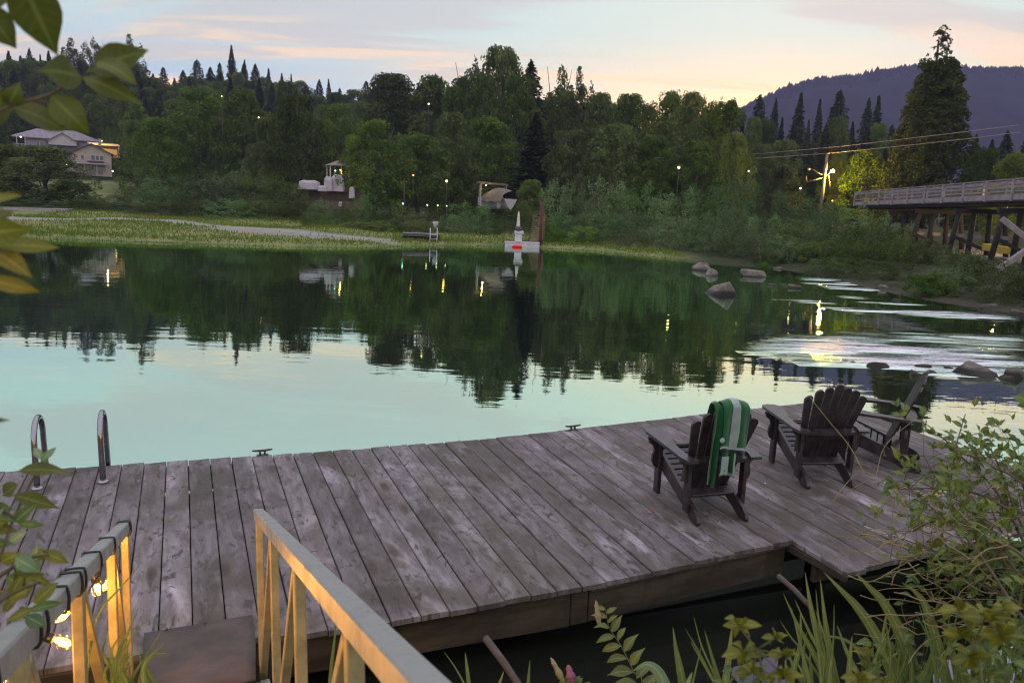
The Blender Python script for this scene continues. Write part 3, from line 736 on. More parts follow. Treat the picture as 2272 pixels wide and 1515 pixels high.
WG = float((PL-PR)@GS); sL = float(-(PL-PR)@GD_)      # left rail offset (negative) and its setback
gang = empty('gangway', MG, label='aluminium gangway with two square tube handrails sloping down to the dock', cat='gangway')
GL = 5.2; HR = .90
# the posts are plumb: the world's vertical in gangway coordinates
VU = MG.to_3x3().inverted() @ Vector((0, 0, 1))
def solve_s(px, x0, s0):
    best = None
    for i in range(600):
        s = s0+i*.006; P = MG @ Vector((x0, s, 0)); q = np.array(P)-CAM; z = q@FW
        if z < .2: break
        X = CXP+FPX*(q@RT)/z
        if best is None or abs(X-px) < best[0]: best = (abs(X-px), s)
    return best[1]
def railing(x0, s0, posts_px, inner):
    q = MB(); q.bar((x0, s0-.02, 0), (x0, GL, 0), .052, .060, up=(0, 0, 1), bev=.005); rl = q.build('handrail', ALU, gang)
    q = MB(); q.bar((x0, s0-.02, -HR), (x0, GL, -HR), .05, .09, up=(0, 0, 1), bev=.005); q.build('bottom_chord', ALU, gang)
    ss = [solve_s(p, x0, s0) for p in posts_px]
    st = .42
    while ss[-1]+st < GL: ss.append(ss[-1]+st)
    down = Vector((0, 0, -1)).lerp(-VU, .55)
    for i, s in enumerate(ss):
        a = Vector((x0, s, -.028)); b = a+down*((HR-.06)/abs(down.z))
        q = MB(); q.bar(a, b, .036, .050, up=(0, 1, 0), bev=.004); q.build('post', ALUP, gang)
        if i > 0:
            p = Vector((x0, ss[i-1], -.028)); bb = p+down*((HR-.06)/abs(down.z))
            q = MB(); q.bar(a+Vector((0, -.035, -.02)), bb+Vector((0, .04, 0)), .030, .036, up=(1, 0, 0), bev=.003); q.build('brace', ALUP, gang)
    return ss
railing(0.0, 0.0, (574, 606, 662, 783), -1)
SLp = railing(WG, sL, (288, 246, 172, 40), 1)
# chequer plate walkway
m, nt = new_mat('tread_plate'); tc = nt.n('TexCoord').outputs['Object']
def lozenge(vec):
    v = nt.n('TexBrick', {'Vector': vec, 'Scale': 1.0, 'Mortar Size': .28, 'Mortar Smooth': .25, 'Brick Width': .062, 'Row Height': .030, 'Color1': (1, 1, 1, 1), 'Color2': (1, 1, 1, 1), 'Mortar': (0, 0, 0, 1)})
    return v.outputs['Fac']
lz = nt.math('SUBTRACT', 1.0, lozenge(tc)); n1 = nt.noise(tc, 8, 5, .6)
c = nt.mix(nt.rampv(n1, .3, .7), (.38, .36, .34), (.56, .54, .50))
finish(nt, principled(nt, color=c, metal=.6, rough=.42, normal=bump(nt, lz, .8, .004))); TREAD = m
q = MB(); q.box((WG/2, (GL+.02)/2, -HR+.04), (abs(WG)-.06, GL-.02, .012))
for i in range(60):
    for j in range(9):
        y = .05+i*.050; x = WG/2+(j-4)*.062+(.031 if i % 2 else 0)
        if abs(x-WG/2) < abs(WG)/2-.06: q.box((x, y, -HR+.0485), (.036, .012, .005), Matrix.Rotation(.0, 4, 'Z'), bev=.002)
q.build('walkway', TREAD, gang)
for y in np.arange(.15, GL, .6): q = MB(); q.box((WG/2, y, -HR+.005), (abs(WG)-.06, .05, .05)); q.build('cross_member', ALU, gang)
# rubber flap bridging gangway and dock (corner points found on the dock boards)
inv = MG.inverted()
fa, fb = inv @ V(dk(-.20, -3.05, .006)), inv @ V(dk(.405, -3.05, .006))
fa2, fb2 = inv @ V(dk(-.20, -3.30, .012)), inv @ V(dk(.405, -3.30, .012))
ga, gb = Vector((WG+.05, .10, -HR+.075)), Vector((-.05, .10, -HR+.075))
rows = []
for i in range(9):
    f = i/8
    if f < .45: k = f/.45; A, B_ = fa.lerp(fa2, k), fb.lerp(fb2, k)
    else: k = (f-.45)/.55; A, B_ = fa2.lerp(ga, k), fb2.lerp(gb, k)
    rows.append([tuple(A.lerp(B_, j/10)+Vector((0, 0, .006*math.sin(j*1.1+i)*(.4 if i else 0)))) for j in range(11)])
q = MB(); q.grid(rows); fo = q.build('rubber_flap', RUBBER, gang)
md = fo.modifiers.new('thick', 'SOLIDIFY'); md.thickness = .014; md.offset = 1
for f in (.2, .55):
    q = MB(); p = fa.lerp(fb, f)+Vector((0, .02, 0)); q.lathe([(.009, 0), (.009, .004), (.004, .007)], tuple(p+Vector((0, 0, .016))), 10); q.build('screw', IRON, fo)

# ------------------------------------------------------------------ festoon lights wound round the left rail
CABLE = simple('black_cable', (.012, .011, .011), .5)
SOCK = simple('black_socket', (.010, .009, .008), .45)
m, nt = new_mat('clear_bulb_glass')
lw = nt.n('LayerWeight', {0: .25}).outputs['Facing']
gsh = nt.n('BsdfGlossy', {0: (1, .9, .75, 1), 'Roughness': .03}).outputs[0]; tsh = nt.n('BsdfTransparent', {0: (1, .90, .72, 1)}).outputs[0]
finish(nt, nt.n('MixShader', {0: nt.math('MULTIPLY', lw, .35), 1: tsh, 2: gsh}).outputs[0]); GLASS = m
FIL = emitter('glowing_filament', (1.0, .56, .16), 10.0)
fest = empty('festoon_string', MG, label='string of warm filament bulbs on black cable wound round the left handrail', cat='string lights')
cab = []; nturn = 9; stp = .40
def wrap(s0, k):
    pts = []
    for i in range(25):
        a = 2*math.pi*i/24+2.2
        cx_, cz = math.cos(a), math.sin(a); r = 1/max(abs(cx_)/.031, abs(cz)/.036)
        r = r*.75+.25*.040
        pts.append((WG+cx_*r, s0+.045*i/24, cz*r))
    return pts
anchors = [sL+.01, sL+.06]+[solve_s(p_, WG, sL) for p_ in (238, 205, 158, 76)]+[sL+1.75, sL+2.1, sL+2.5, sL+2.9, sL+3.3]
prev = None
for k, s in enumerate(anchors):
    wpts = wrap(s, k)
    if prev is not None:
        for i in range(1, 6):
            f = i/6; cab.append((prev[0]+(wpts[0][0]-prev[0])*f+.02*math.sin(f*math.pi), prev[1]+(wpts[0][1]-prev[1])*f, prev[2]+(wpts[0][2]-prev[2])*f-.045*math.sin(f*math.pi)))
    cab += wpts; prev = wpts[-1]
q = MB(); q.tube(cab, .0042, 6); q.build('cable', CABLE, fest)
def bulb(px, py, s, ddir):
    """bulb whose glass is seen at the given pixel at rail station s; ddir is the way it points"""
    P0 = np.array(MG @ Vector((WG, s, 0))); dist = np.linalg.norm(P0-CAM)*.985
    G = inv @ V(atd(px, py, dist)); d = Vector(ddir).normalized()
    zx = d.orthogonal().normalized(); M = Matrix((zx, d.cross(zx), d)).transposed().to_4x4()
    b = MB(); b.lathe([(.006, -.002), (.015, .004), (.022, .018), (.0245, .034), (.021, .052), (.012, .064), (.002, .068)], tuple(G-d*.034), 16, 0, M); bo = b.build('bulb', GLASS, fest)
    f = MB()
    for t_ in (-.005, .005): f.tube([G-d*.022+zx*t_, G+zx*t_*1.4, G+d*.016+zx*t_], .0026, 6)
    f.build('filament', FIL, bo)
    sk = MB(); sk.lathe([(.010, -.088), (.017, -.082), (.0185, -.04), (.0165, -.034)], tuple(G), 14, 0, M); sk.build('socket', SOCK, fest)
    tail = G-d*.088; top_ = Vector((WG, s, -.03))
    w_ = MB(); w_.tube([tail, tail.lerp(top_, .5)-d*.01, top_], .0042, 6); w_.build('drop_cable', CABLE, fest)
    L = bpy.data.lights.new('bulb_light', 'POINT'); L.energy = 10.0; L.color = (1.0, .45, .06); L.shadow_soft_size = .018
    lo = bpy.data.objects.new('bulb_light', L); link(lo); lo.parent = fest; lo.location = G+d*.002
gv = MG.to_3x3().inverted()
def wd(x, y, z): return gv @ Vector((x, y, z))
bulb(217, 1308, sL+.50, wd(.1, .1, -1)); bulb(237, 1297, sL+.36, wd(-.5, -.2, -.75)); bulb(136, 1368, sL+.80, wd(-.75, -.45, -.5)); bulb(140, 1424, sL+1.05, wd(.8, .2, -.42)); bulb(8, 1500, sL+1.42, wd(.2, .1, -1))
bulb(-140, 1640, sL+1.85, wd(.2, .1, -1)); bulb(-420, 1900, sL+2.3, wd(.2, .1, -1))
# ------------------------------------------------------------------ things on the far bank
def face(P): return -math.atan2(P[0], P[1])            # turn local -y to the camera
def ground_at(px, Y, dz=0.0):
    P = aty(px, 430, Y); return np.array([P[0], Y, tz(P[0], Y)+dz])
def px2x(px, Y, z): return float(aty(px, 450, Y)[0])
CREAM = simple('cream_render', (.36, .30, .25), .85, scale=.8, var=.10, bmp=.05)
GREYW = simple('grey_siding', (.25, .235, .28), .8, scale=.6, var=.12, bmp=.05)
ROOFB = simple('brown_shingles', (.085, .065, .075), .9, scale=2, var=.3, bmp=.3, bdist=.05)
ROOFG = simple('grey_shingles', (.20, .18, .21), .9, scale=1.5, var=.3, bmp=.3, bdist=.05)
TRIM = simple('white_trim', (.42, .40, .42), .6, bmp=.03)
PANE = simple('dark_window_glass', (.012, .014, .022), .08, bmp=.02, spec=.8)
WOODP = simple('grey_painted_wood', (.30, .27, .28), .8, scale=3, bmp=.2)
def warm_lamp(name, P, r, col, st, label, post=None, light=0.0, cat='lamp', group='small lamps glowing on the far bank'):
    root = empty(name, None, P, 0, label, cat, group)
    q = MB(); r *= .8; q.lathe([(.02, -r), (r*.8, -r*.55), (r, 0), (r*.8, r*.55), (.02, r)], (0, 0, 0), 10); q.build('globe', emitter(name+'_glow', col, st*.7), root)
    q = MB(); q.lathe([(r*.55, r*.8), (r*.9, r*.9), (r*.3, r*1.3)], (0, 0, 0), 10); q.build('cap', IRON, root)
    if post: post = max(.6, float(P[2])-tz(P[0], P[1])); q = MB(); q.tube([(0, 0, -post), (0, 0, -r*.9)], .022, 6); q.build('post', IRON, root)
    if light:
        L = bpy.data.lights.new(name, 'POINT'); L.energy = light; L.color = col; L.shadow_soft_size = r
        lo = bpy.data.objects.new(name+'_light', L); link(lo); lo.location = V(P)+Vector((0, -r*1.4, -r*1.6))
    return root
def window(par, x, y, z, w_, h_, nb=1):
    q = MB(); t = .09
    for sx in (-1, 1): q.box((x+sx*(w_/2+t/2), y-.04, z), (t, .1, h_+2*t))
    for sz in (-1, 1): q.box((x, y-.04, z+sz*(h_/2+t/2)), (w_, .098, t))
    for i in range(1, nb): q.box((x-w_/2+w_*i/nb, y-.03, z), (.12, .08, h_))
    f = q.build('window', TRIM, par)
    q = MB(); q.box((x, y-.012, z), (w_, .02, h_)); q.build('pane', PANE, f)
# cream gable house
Yh = 168.0; pxm = 1750/Yh
Pc = aty(206, 391, Yh); zg = float(Pc[2]); hs = empty('gable_house', None, (Pc[0], Yh, zg), face(Pc), 'cream two storey house with a brown gable roof and a covered porch', 'house')
wid, dep = 7.2, 9.0; he = 4.7; hp = 6.5
def gable(par, name, mat, cx_, y0, wid, dep, z0, he, hp):
    q = MB(); a = wid/2
    pts = [(cx_-a, y0, z0), (cx_+a, y0, z0), (cx_+a, y0, z0+he), (cx_, y0, z0+hp), (cx_-a, y0, z0+he)]
    q.add(pts+[(p[0], p[1]+dep, p[2]) for p in pts], [[0, 1, 2, 3, 4], [9, 8, 7, 6, 5], [0, 5, 6, 1], [1, 6, 7, 2], [4, 9, 5, 0], [2, 7, 8, 3], [3, 8, 9, 4]])
    return q.build(name, mat, par)
def roof2(par, mat, cx_, y0, wid, dep, z0, he, hp, ov=.55, th=.16):
    q = MB(); sl = (hp-he)/(wid/2)
    for s in (-1, 1):
        L = wid/2+ov; ang_ = math.atan(sl)
        q.bar((cx_, y0-ov, z0+hp+th*.65), (cx_, y0+dep+ov, z0+hp+th*.65), .10, .10)
        A = Vector((cx_+s*L/2, y0+dep/2, z0+hp-sl*L/2+th*.6)); M = Matrix.Rotation(s*ang_, 4, 'Y')
        q.box(A, (L/math.cos(ang_), dep+2*ov, th), M)
    return q.build('roof', mat, par)
gable(hs, 'wall', CREAM, 0, 0, wid, dep, 0, he, hp); roof2(hs, ROOFB, 0, 0, wid, dep, 0, he, hp)
window(hs, 1.0, 0, 3.75, 2.3, .95, 3); window(hs, -1.75, 0, 3.75, .55, .75); window(hs, 1.4, 0, 1.2, 1.0, 1.5)
q = MB(); q.box((-.55, -.012, 1.1), (2.2, .02, 2.0)); q.build('patio_door', PANE, hs)
q = MB(); q.box((-.5, -1.2, 2.55), (6.6, 2.6, .14), tilt('X', .16)); po = q.build('porch_roof', ROOFG, hs)
for x in (-3.6, -1.4, .8, 2.6): q = MB(); q.box((x, -2.3, 1.1), (.14, .14, 2.3)); q.build('porch_post', WOODP, hs)
q = MB(); q.bar((-.9, -.45, 3.0), (2.2, -.45, 3.0), .75, .14); q.build('awning', ROOFB, hs)
q = MB(); q.box((1.6, 3.0, 7.1), (.6, .6, 1.6)); q.build('chimney', GREYW, hs)
# long grey house behind
Yg = 196.0; Pc = aty(130, 347, Yg); zg = float(Pc[2])-1
gh = empty('grey_house', None, (Pc[0], Yg, zg), face(Pc), 'long lilac grey house with a low hipped roof behind the cream house', 'house')
k = Yg/1750
q = MB(); q.box((1.2, 4, 1.1), (15.5, 8, 8.2)); q.build('wall', GREYW, gh)
q = MB(); a0, a1, b0, b1 = -9.8, 9.6, -.8, 8.8
q.add([(a0, b0, 5.1), (a1, b0, 5.1), (a1, b1, 5.1), (a0, b1, 5.1), (a0+5.4, 4, 7.5), (a1-5.6, 4, 7.5), (a0, b0, 4.9), (a1, b0, 4.9), (a1, b1, 4.9), (a0, b1, 4.9)], [[0, 1, 5, 4], [1, 2, 5], [2, 3, 4, 5], [3, 0, 4], [6, 7, 1, 0], [7, 8, 2, 1], [8, 9, 3, 2], [9, 6, 0, 3], [9, 8, 7, 6]]); q.build('roof', ROOFG, gh)
gable(gh, 'front_gable', TRIM, 1.0, -1.4, 6.0, 2, 3.6, .9, 2.8); roof2(gh, ROOFG, 1.0, -1.4, 6.0, 3, 3.6, .9, 2.8, .4)
window(gh, -3.8, 0, 3.6, 1.4, 1.3, 2); window(gh, 6.6, 0, 3.6, 1.2, 1.2, 2)
q = MB(); q.box((-8.4, -.6, 2.3), (3.8, 3.4, .18)); q.build('balcony', WOODP, gh)
q = MB(); q.box((-8.4, -2.2, 3.3), (3.8, .08, .1)); [q.box((x, -2.2, 2.85), (.05, .05, .95)) for x in np.arange(-10.2, -6.5, .3)]; q.build('balcony_rail', TRIM, gh)
for x in (-10.1, -8.4, -6.7): q = MB(); q.box((x, -2.1, 1.05), (.18, .18, 8.1)); q.build('balcony_post', TRIM, gh)
# timber canopy lit from inside to the right of the houses
Yc = 182.0; Pc = aty(230, 322, Yc)
cp = empty('lit_canopy', None, (Pc[0], Yc, Pc[2]-2.6), face(Pc)+.18, 'pale canopy glowing orange from its lamp, above the cream house', 'canopy')
AWN = simple('pale_canvas', (.55, .42, .30), .8, bmp=.05)
q = MB(); q.box((0, 0, 2.75), (6.2, 2.6, .25), tilt('X', .15)); q.build('roof', AWN, cp)
q = MB(); q.box((0, 1.0, 1.3), (6.0, .2, 2.6)); q.build('wall', AWN, cp)
for x in (-2.9, 2.9): q = MB(); q.box((x, -1.0, 1.2), (.2, .2, 2.5)); q.build('post', WOODP, cp)
AMB = (1.0, .56, .10)
warm_lamp('canopy_lamp', aty(226, 313, Yc-3.2), .16, AMB, 9, 'orange lamp under the pale canopy above the cream house', None, 900)
warm_lamp('garden_lamp', aty(166, 296, 203), .16, AMB, 9, 'amber lamp at the hedge behind the grey house roof', 2.0, 700)
# ---- small lamps
for i, (px, py, Y, r, col, st, lab) in enumerate((
        (148, 366, 150, .17, (1, .78, .30), 8, 'pale yellow garden lamp left of the cream house'),
        (250, 380, 150, .17, (1, .80, .25), 8, 'yellow garden lamp right of the cream house'),
        (46, 304, 180, .20, (1, .75, .20), 8, 'yellow lamp at the left end of the grey house'),
        (744, 379, 92, .10, (.25, 1, .45), 7, 'green lamp hanging inside the lakeside gazebo'),
        (894, 452, 88, .11, (.35, 1, .80), 6, 'teal solar lamp at the foot of the bare pole'),
        (948, 455, 88, .10, (.95, 1, .35), 5, 'yellow green path lamp, first of three right of the teal lamp'),
        (971, 456, 88, .10, (.85, 1, .35), 5, 'yellow green path lamp, middle of three right of the teal lamp'),
        (991, 457, 88, .08, (.75, 1, .35), 4, 'faint yellow green path lamp, last of three right of the teal lamp'),
        (917, 389, 94, .10, (1, .55, .12), 7, 'small orange lamp in the dark trees above the teal lamp'),
        (991, 402, 92, .17, (1, .60, .10), 10, 'bright orange lamp in the dark trees left of the boat shelter'),
        (951, 231, 118, .15, (1, .85, .35), 7, 'yellow lamp shining high among the trees left of the tallest cottonwoods'),
        (574, 261, 118, .14, (1, .8, .35), 6, 'yellow lamp shining high among the trees on the left hill'),
        (492, 214, 116, .12, (1, .8, .40), 4, 'dim yellow lamp near the top of the left broadleaf tree'),
        (1506, 372, 86, .17, (1, .80, .28), 8, 'yellow lamp between the willows left of the street light'),
        (1661, 380, 86, .10, (.55, 1, .25), 7, 'small green lamp at the edge of the broadleaf trees'),
        (1776, 418, 78, .12, (1, .70, .35), 6, 'pale orange lamp low on the left of the street light'),
        (1847, 446, 66, .09, (1, .50, .18), 6, 'orange lamp low in the shrubs under the street light'))):
    warm_lamp('garden_lamp', aty(px, py, Y), r, col, st, lab, 1.6)
q = MB(); P = aty(896, 445, 90); q.tube([(P[0], 90, tz(P[0], 90)-.2), (P[0]+.05, 90, tz(P[0], 90)+4.6)], [.11, .08], 8)
q.build('bare_pole', TIMBER, None, label='thin bare wooden pole standing by the teal lamp', cat='pole')
# ---- gazebo and covered garden things on a terrace
Yz = 94.0; P = aty(748, 425, Yz); zt = float(P[2])
TERR = simple('brown_retaining_wall', (.085, .062, .045), .9, scale=2, var=.3, bmp=.4, bdist=.05)
q = MB(); q.box((0, 0, 0), (7.2, .35, 1.1)); q.box((.4, -1.4, -1.05), (6.4, .3, .9)); q.box((.3, -.7, -.62), (6.2, 1.2, .1))
o = q.build('retaining_wall', TERR, None, label='stepped brown retaining wall under the gazebo terrace', cat='wall'); o.location = (P[0]+.1, Yz-2.2, zt-.55); o.rotation_euler = (0, 0, .05)
gz = empty('gazebo', None, (aty(750, 400, Yz+1)[0], Yz+1, zt+.1), 0, 'small gazebo with a shallow peaked brown roof behind white covers', 'gazebo')
q = MB(); n_ = 6; q.lathe([(1.55, 2.85), (1.5, 2.95), (.8, 3.2), (.08, 3.5)], (0, 0, 0), 6, 0, None, False); q.build('roof', simple('gazebo_shingle', (.20, .16, .15), .9, bmp=.3), gz)
for i in range(6): q = MB(); q.tube([(1.3*math.cos(i*1.047), 1.3*math.sin(i*1.047), -.9), (1.3*math.cos(i*1.047), 1.3*math.sin(i*1.047), 2.86)], .07, 8); q.build('post', WOODP, gz)
warm_lamp('porch_lamp', (aty(757, 372, Yz)[0], Yz-.4, zt+2.45), .12, AMB, 5, 'amber lamp under the gazebo roof', None, 25)
COVER = simple('white_canvas_cover', (.36, .32, .36), .85, scale=2, var=.12, bmp=.4, bdist=.06)
def draped(name, cx_, Y, z, w_, d_, h_, lab, cat, top_=.8, seed=0):
    q = MB(); G = []; n_ = 22
    for i in range(9):
        f = i/8; row = []
        for j in range(n_+1):
            a = 2*math.pi*j/n_; sq = 1/max(abs(math.cos(a)), abs(math.sin(a))); sq = sq*.7+.3
            k_ = (1-(1-top_)*f)*(1+.05*math.sin(a*5+seed)*(1-f)); zz = h_*f+.05*math.sin(a*3+seed)*f
            if i == 8: k_ *= .55; zz += h_*.06
            row.append((cx_+w_/2*k_*sq*math.cos(a), Y+d_/2*k_*sq*math.sin(a), z+zz))
        G.append(row)
    q.grid(G); q.add([p for p in G[-1][:-1]], [list(range(n_))], 0, True)
    return q.build(name, COVER, None, label=lab, cat=cat)
Yk = Yz-2.6
draped('covered_furniture', aty(748, 410, Yk)[0], Yk, zt-.05, 1.9, 1.6, 1.75, 'tall white covered stack in front of the gazebo', 'cover', .62, 1)
draped('covered_furniture', aty(733, 410, Yk)[0], Yk-.9, zt-.05, .95, .9, 1.5, 'narrow white covered chair left of the tall covered stack', 'cover', .9, 2)
draped('covered_furniture', aty(722, 416, Yk)[0], Yk-1.2, zt-.1, 1.1, .9, .55, 'low white covered stool between the covered table and chair', 'cover', .9, 4)
draped('covered_table', aty(688, 412, Yk)[0], Yk-.2, zt+.05, 2.5, 1.6, .95, 'wide low white covered table left of the gazebo', 'cover', .88, 3)
draped('water_barrel', aty(783, 425, Yk)[0], Yk-.6, zt-.75, .68, .68, 1.15, 'white barrel standing right of the retaining wall', 'barrel', .8, 5)
draped('white_bag', aty(755, 454, 84)[0], 84, float(aty(755, 456, 84)[2])-.1, .42, .4, .42, 'small white bag below the retaining wall', 'bag', .7, 6)
# ---- boat under a flat shelter
Yb = 86.0; P = aty(1098, 455, Yb); zb = float(P[2])
sh = empty('boat_shelter', None, (P[0], Yb, zb), .12, 'flat brown shelter roof on posts over the covered boat', 'shelter')
TANC = simple('tan_canvas', (.125, .10, .075), .9, scale=2.5, var=.25, bmp=.5, bdist=.08)
q = MB(); q.box((-.3, .4, 2.2), (3.1, 2.6, .22), tilt('Y', .06), bev=.03); q.build('roof', TANC, sh)
for x in (-1.6, 1.1):
    for y in (-.6, 1.5): q = MB(); q.box((x, y, .9), (.1, .1, 2.6)); q.build('post', WOODP, sh)
warm_lamp('shelter_lamp', (P[0]-.95, Yb-1.15, zb+2.02), .10, (1, .75, .2), 6, 'amber lamp at the edge of the flat boat shelter', None, 18)
bt = empty('covered_boat', None, (P[0]-.1, Yb-.6, zb-.45), .75, 'beached boat under a tan canvas cover with its grey bow showing', 'boat')
def hull(L, W_, H, mat, name, par, rake=.5):
    q = MB(); G = []
    for i in range(13):
        t = i/12; w_ = W_/2*math.sin(math.pi*min(1, (1-t)*.62+.12))**.7*(1-t**5*.95); zb_ = H*.55*max(0, t-.55)**2*3
        row = []
        for j in range(9):
            a = -1+2*j/8; zz = zb_+(H-zb_+.12*t)*abs(a)**1.8; row.append((a*w_*(.75+.25*abs(a)), -L/2+L*t, zz))
        G.append(row)
    q.grid(G); q.add(G[0], [list(range(9))], 0, False); return q.build(name, mat, par)
GRYH = simple('grey_hull_paint', (.36, .34, .37), .35, bmp=.05)
o = hull(4.4, 1.7, .85, GRYH, 'hull', bt); 
q = MB(); G = []
for i in range(13):
    t = i/12; row = []
    for j in range(11):
        a = -1+2*j/10; wv = .95*(1-t**4*.8); z_ = .85+.85*(1-abs(a)**2.2)*math.sin(math.pi*min(1, .25+t*.7))+.05*math.sin(t*19+a*5)-.25*(abs(a) > .95)
        row.append((a*wv, -2.15+3.7*t, z_))
    G.append(row)
q.grid(G); q.build('canvas_cover', TANC, bt); bt.scale = (1.35, 1.2, 1.3)
q = MB(); q.lathe([(.02, -.7), (.22, -.5), (.34, 0), (.30, .45), (.05, .72)], (0, 0, 0), 14); o = q.build('upturned_dinghy', GRYH, None, label='small pale grey dinghy leaning upright against the covered boat', cat='dinghy')
Pd = aty(1109, 449, Yb-2.4); o.location = V(Pd); o.rotation_euler = (.1, .22, 0); o.scale = (1, .6, 1.05)
# ---- swim float on the left of the landing
PALE = simple('pale_float_boards', (.42, .39, .46), .75, scale=4, var=.2, bmp=.2); DKT = simple('dark_float_side', (.06, .055, .06), .8)
P = onz(932, 540, 0); Yf = 67.6; Pf = aty(934, 523, Yf)
fl = empty('swim_float', None, (Pf[0], Yf, float(Pf[2])-.30), .20, 'pale grey swim float resting tilted on the far shore', 'float'); fl.rotation_euler = (-.10, .015, .16); fl.location.z += .12
q = MB(); [q.box((-1.55+.31*i+.155, 0, .30), (.295, 2.2, .05), bev=.006) for i in range(10)]; q.build('deck', PALE, fl)
q = MB(); q.box((0, 0, .15), (3.1, 2.2, .25)); q.build('frame', DKT, fl)
for x in (.5, 1.0): q = MB(); q.lathe([(.05, -.55), (.26, -.5), (.26, .5), (.05, .55)], (x, 0, -.13), 12, 0, Matrix.Rotation(math.pi/2, 4, 'X')); q.build('buoy', BLACKPL, fl)
WHT = simple('white_rail_paint', (.52, .50, .54), .4, bmp=.02)
fd = empty('float_ladder', None, aty(962, 530, Yf-1.45), .1, 'white tube ladder standing at the right end of the swim float', 'ladder')
for x in (-.29, .29): q = MB(); q.tube([(x, .15, .2), (x, .14, .80), (x, .07, .86), (x, 0, .80), (x, 0, -1.0)], .038, 8); q.build('rail', WHT, fd)
for z in (.35, 0, -.35): q = MB(); q.box((0, 0, z), (.56, .06, .04)); q.build('rung', WHT, fd)
q = MB(); q.lathe([(.12, 0), (.3, .5), (.36, .75), (.30, .8)], (0, 0, 0), 14); o = q.build('white_planter', simple('lilac_white_pot', (.42, .40, .46), .7), None, label='pale grey tub standing on the bank behind the swim float', cat='tub'); o.location = V(aty(966, 507, Yf+3.5)); o.scale = (.75, .75, .75)
# ---- small white landing with pedestal, ramp and pile
Pw = onz(1158, 549, 0); Yw = float(Pw[1])
lf = empty('landing_float', None, (Pw[0], Yw+.9, 0), 0.02, 'low white floating landing moored at the far shore', 'float')
q = MB(); q.box((0, 0, .17), (2.95, 1.9, .40), bev=.03); q.build('body', WHT, lf)
q = MB(); q.box((0, 0, .395), (3.0, 1.95, .05), bev=.01); q.build('deck', PALE, lf)
JX = float(aty(1150, 530, Yw+.6)[0])
jk = empty('water_pedestal', None, (JX, Yw+.7, .42), 0, 'white stepped pump housing on the landing float', 'pedestal')
q = MB(); q.box((0, 0, .32), (.62, .5, .64), bev=.05); q.box((.04, 0, .80), (.80, .55, .34), bev=.08); q.build('housing', WHT, jk)
q = MB(); q.lathe([(.26, .97), (.36, 1.0), (.28, 1.24), (.16, 1.34)], (0, 0, 0), 14); q.build('cap', DKT, jk)
pd = MB(); pd.lathe([(.02, -.95), (.14, -.75), (.165, -.3), (.11, .35), (.075, .78), (.02, .95)], (0, 0, 0), 12)
o = pd.build('upright_paddleboard', simple('cream_board', (.62, .57, .52), .5), None, label='slim cream paddleboard standing on end behind the pump housing', cat='paddleboard'); o.location = (float(aty(1150, 500, Yw+1.1)[0]), Yw+1.15, float(aty(1150, 494, Yw+1.1)[2])); o.scale = (1, .35, 1)
q = MB(); q.lathe([(.02, -.42), (.13, -.3), (.17, 0), (.13, .3), (.02, .42)], (0, 0, 0), 12, 0, Matrix.Rotation(math.pi/2, 4, 'Y')); o = q.build('red_fender', simple('bright_red_plastic', (.75, .02, .015), .35, bmp=.02), None, label='bright red fender afloat in front of the white landing', cat='fender'); o.location = (JX-.1, Yw-.32, .07)
RAMPW = simple('brown_ramp_planks', (.24, .155, .10), .85, scale=5, var=.3, bmp=.3)
Pr = (float(aty(1188, 532, Yw+2)[0]), Yw+1.9, .46)
rp = empty('shore_ramp', None, Pr, -.10, 'brown plank ramp rising from the landing float to the bank', 'ramp')
q = MB()
for i in range(15): q.bar((-.55, .31*i, .10*i+.012*i*i*.3), (.55, .31*i, .10*i+.012*i*i*.3), .29, .05)
q.build('deck', RAMPW, rp)
for x in (-.58, .58): q = MB(); q.tube([(x, .31*i, .10*i+.0036*i*i-.06) for i in range(0, 15, 2)], .07, 6); q.build('side_beam', TIMBER, rp)
Pp = aty(1199, 527, Yw+1.4); q = MB(); q.tube([(Pp[0], Yw+1.4, -1), (Pp[0], Yw+1.4, float(aty(1203, 447, Yw+1.4)[2]))], .135, 12)
q.build('mooring_pile', simple('rusty_red_steel', (.085, .022, .016), .75, .2, var=.35), None, label='tall rusty red steel mooring pile beside the landing float', cat='pile')
q = MB()
for i in range(5): q.bar((-.0, .22*i, .02), (6.5, .22*i, .05+.02*i), .21, .06)
q.box((3.2, .45, -.12), (6.4, 1.1, .18)); o = q.build('boardwalk', WOODP, None, label='low grey boardwalk on the grass at the left of the far shore', cat='boardwalk')
Pb = onz(10, 478, .75); o.location = (Pb[0], Pb[1], tz(Pb[0]+2, Pb[1])+.22); o.rotation_euler = (0, 0, -.03)
# ------------------------------------------------------------------ street light and power lines
Ys = 108.0; WOODPOLE = simple('tarred_wood_pole', (.20, .15, .10), .9, scale=5, var=.3, bmp=.3)
Pt, Pm = aty(1835, 344, Ys), aty(1824, 432, Ys)
ax_ = float((Pt[0]+Pm[0])/2)
sl = empty('street_light', None, (ax_, Ys, tz(ax_, Ys)), 0, 'wooden utility pole with a lit sodium street lamp on its right arm', 'street light')
zr = tz(ax_, Ys); hh_ = float(Pt[2])-zr
q = MB(); q.tube([(-.12, 0, -.3), (.10, 0, hh_)], [.24, .17], 12); q.build('pole', WOODPOLE, sl)
def lp(px, py, Y=Ys): P = aty(px, py, Y); return (float(P[0])-ax_, Y-Ys, float(P[2])-zr)
j = lp(1829, 392); q = MB(); q.tube([lp(1829, 397), lp(1838, 387), lp(1845, 379)], .06, 8); q.build('lamp_arm', IRON, sl)
j = lp(1829, 391); q = MB(); q.tube([j, lp(1815, 384), lp(1803, 376), lp(1798, 375)], .06, 8); q.build('lamp_arm', IRON, sl)
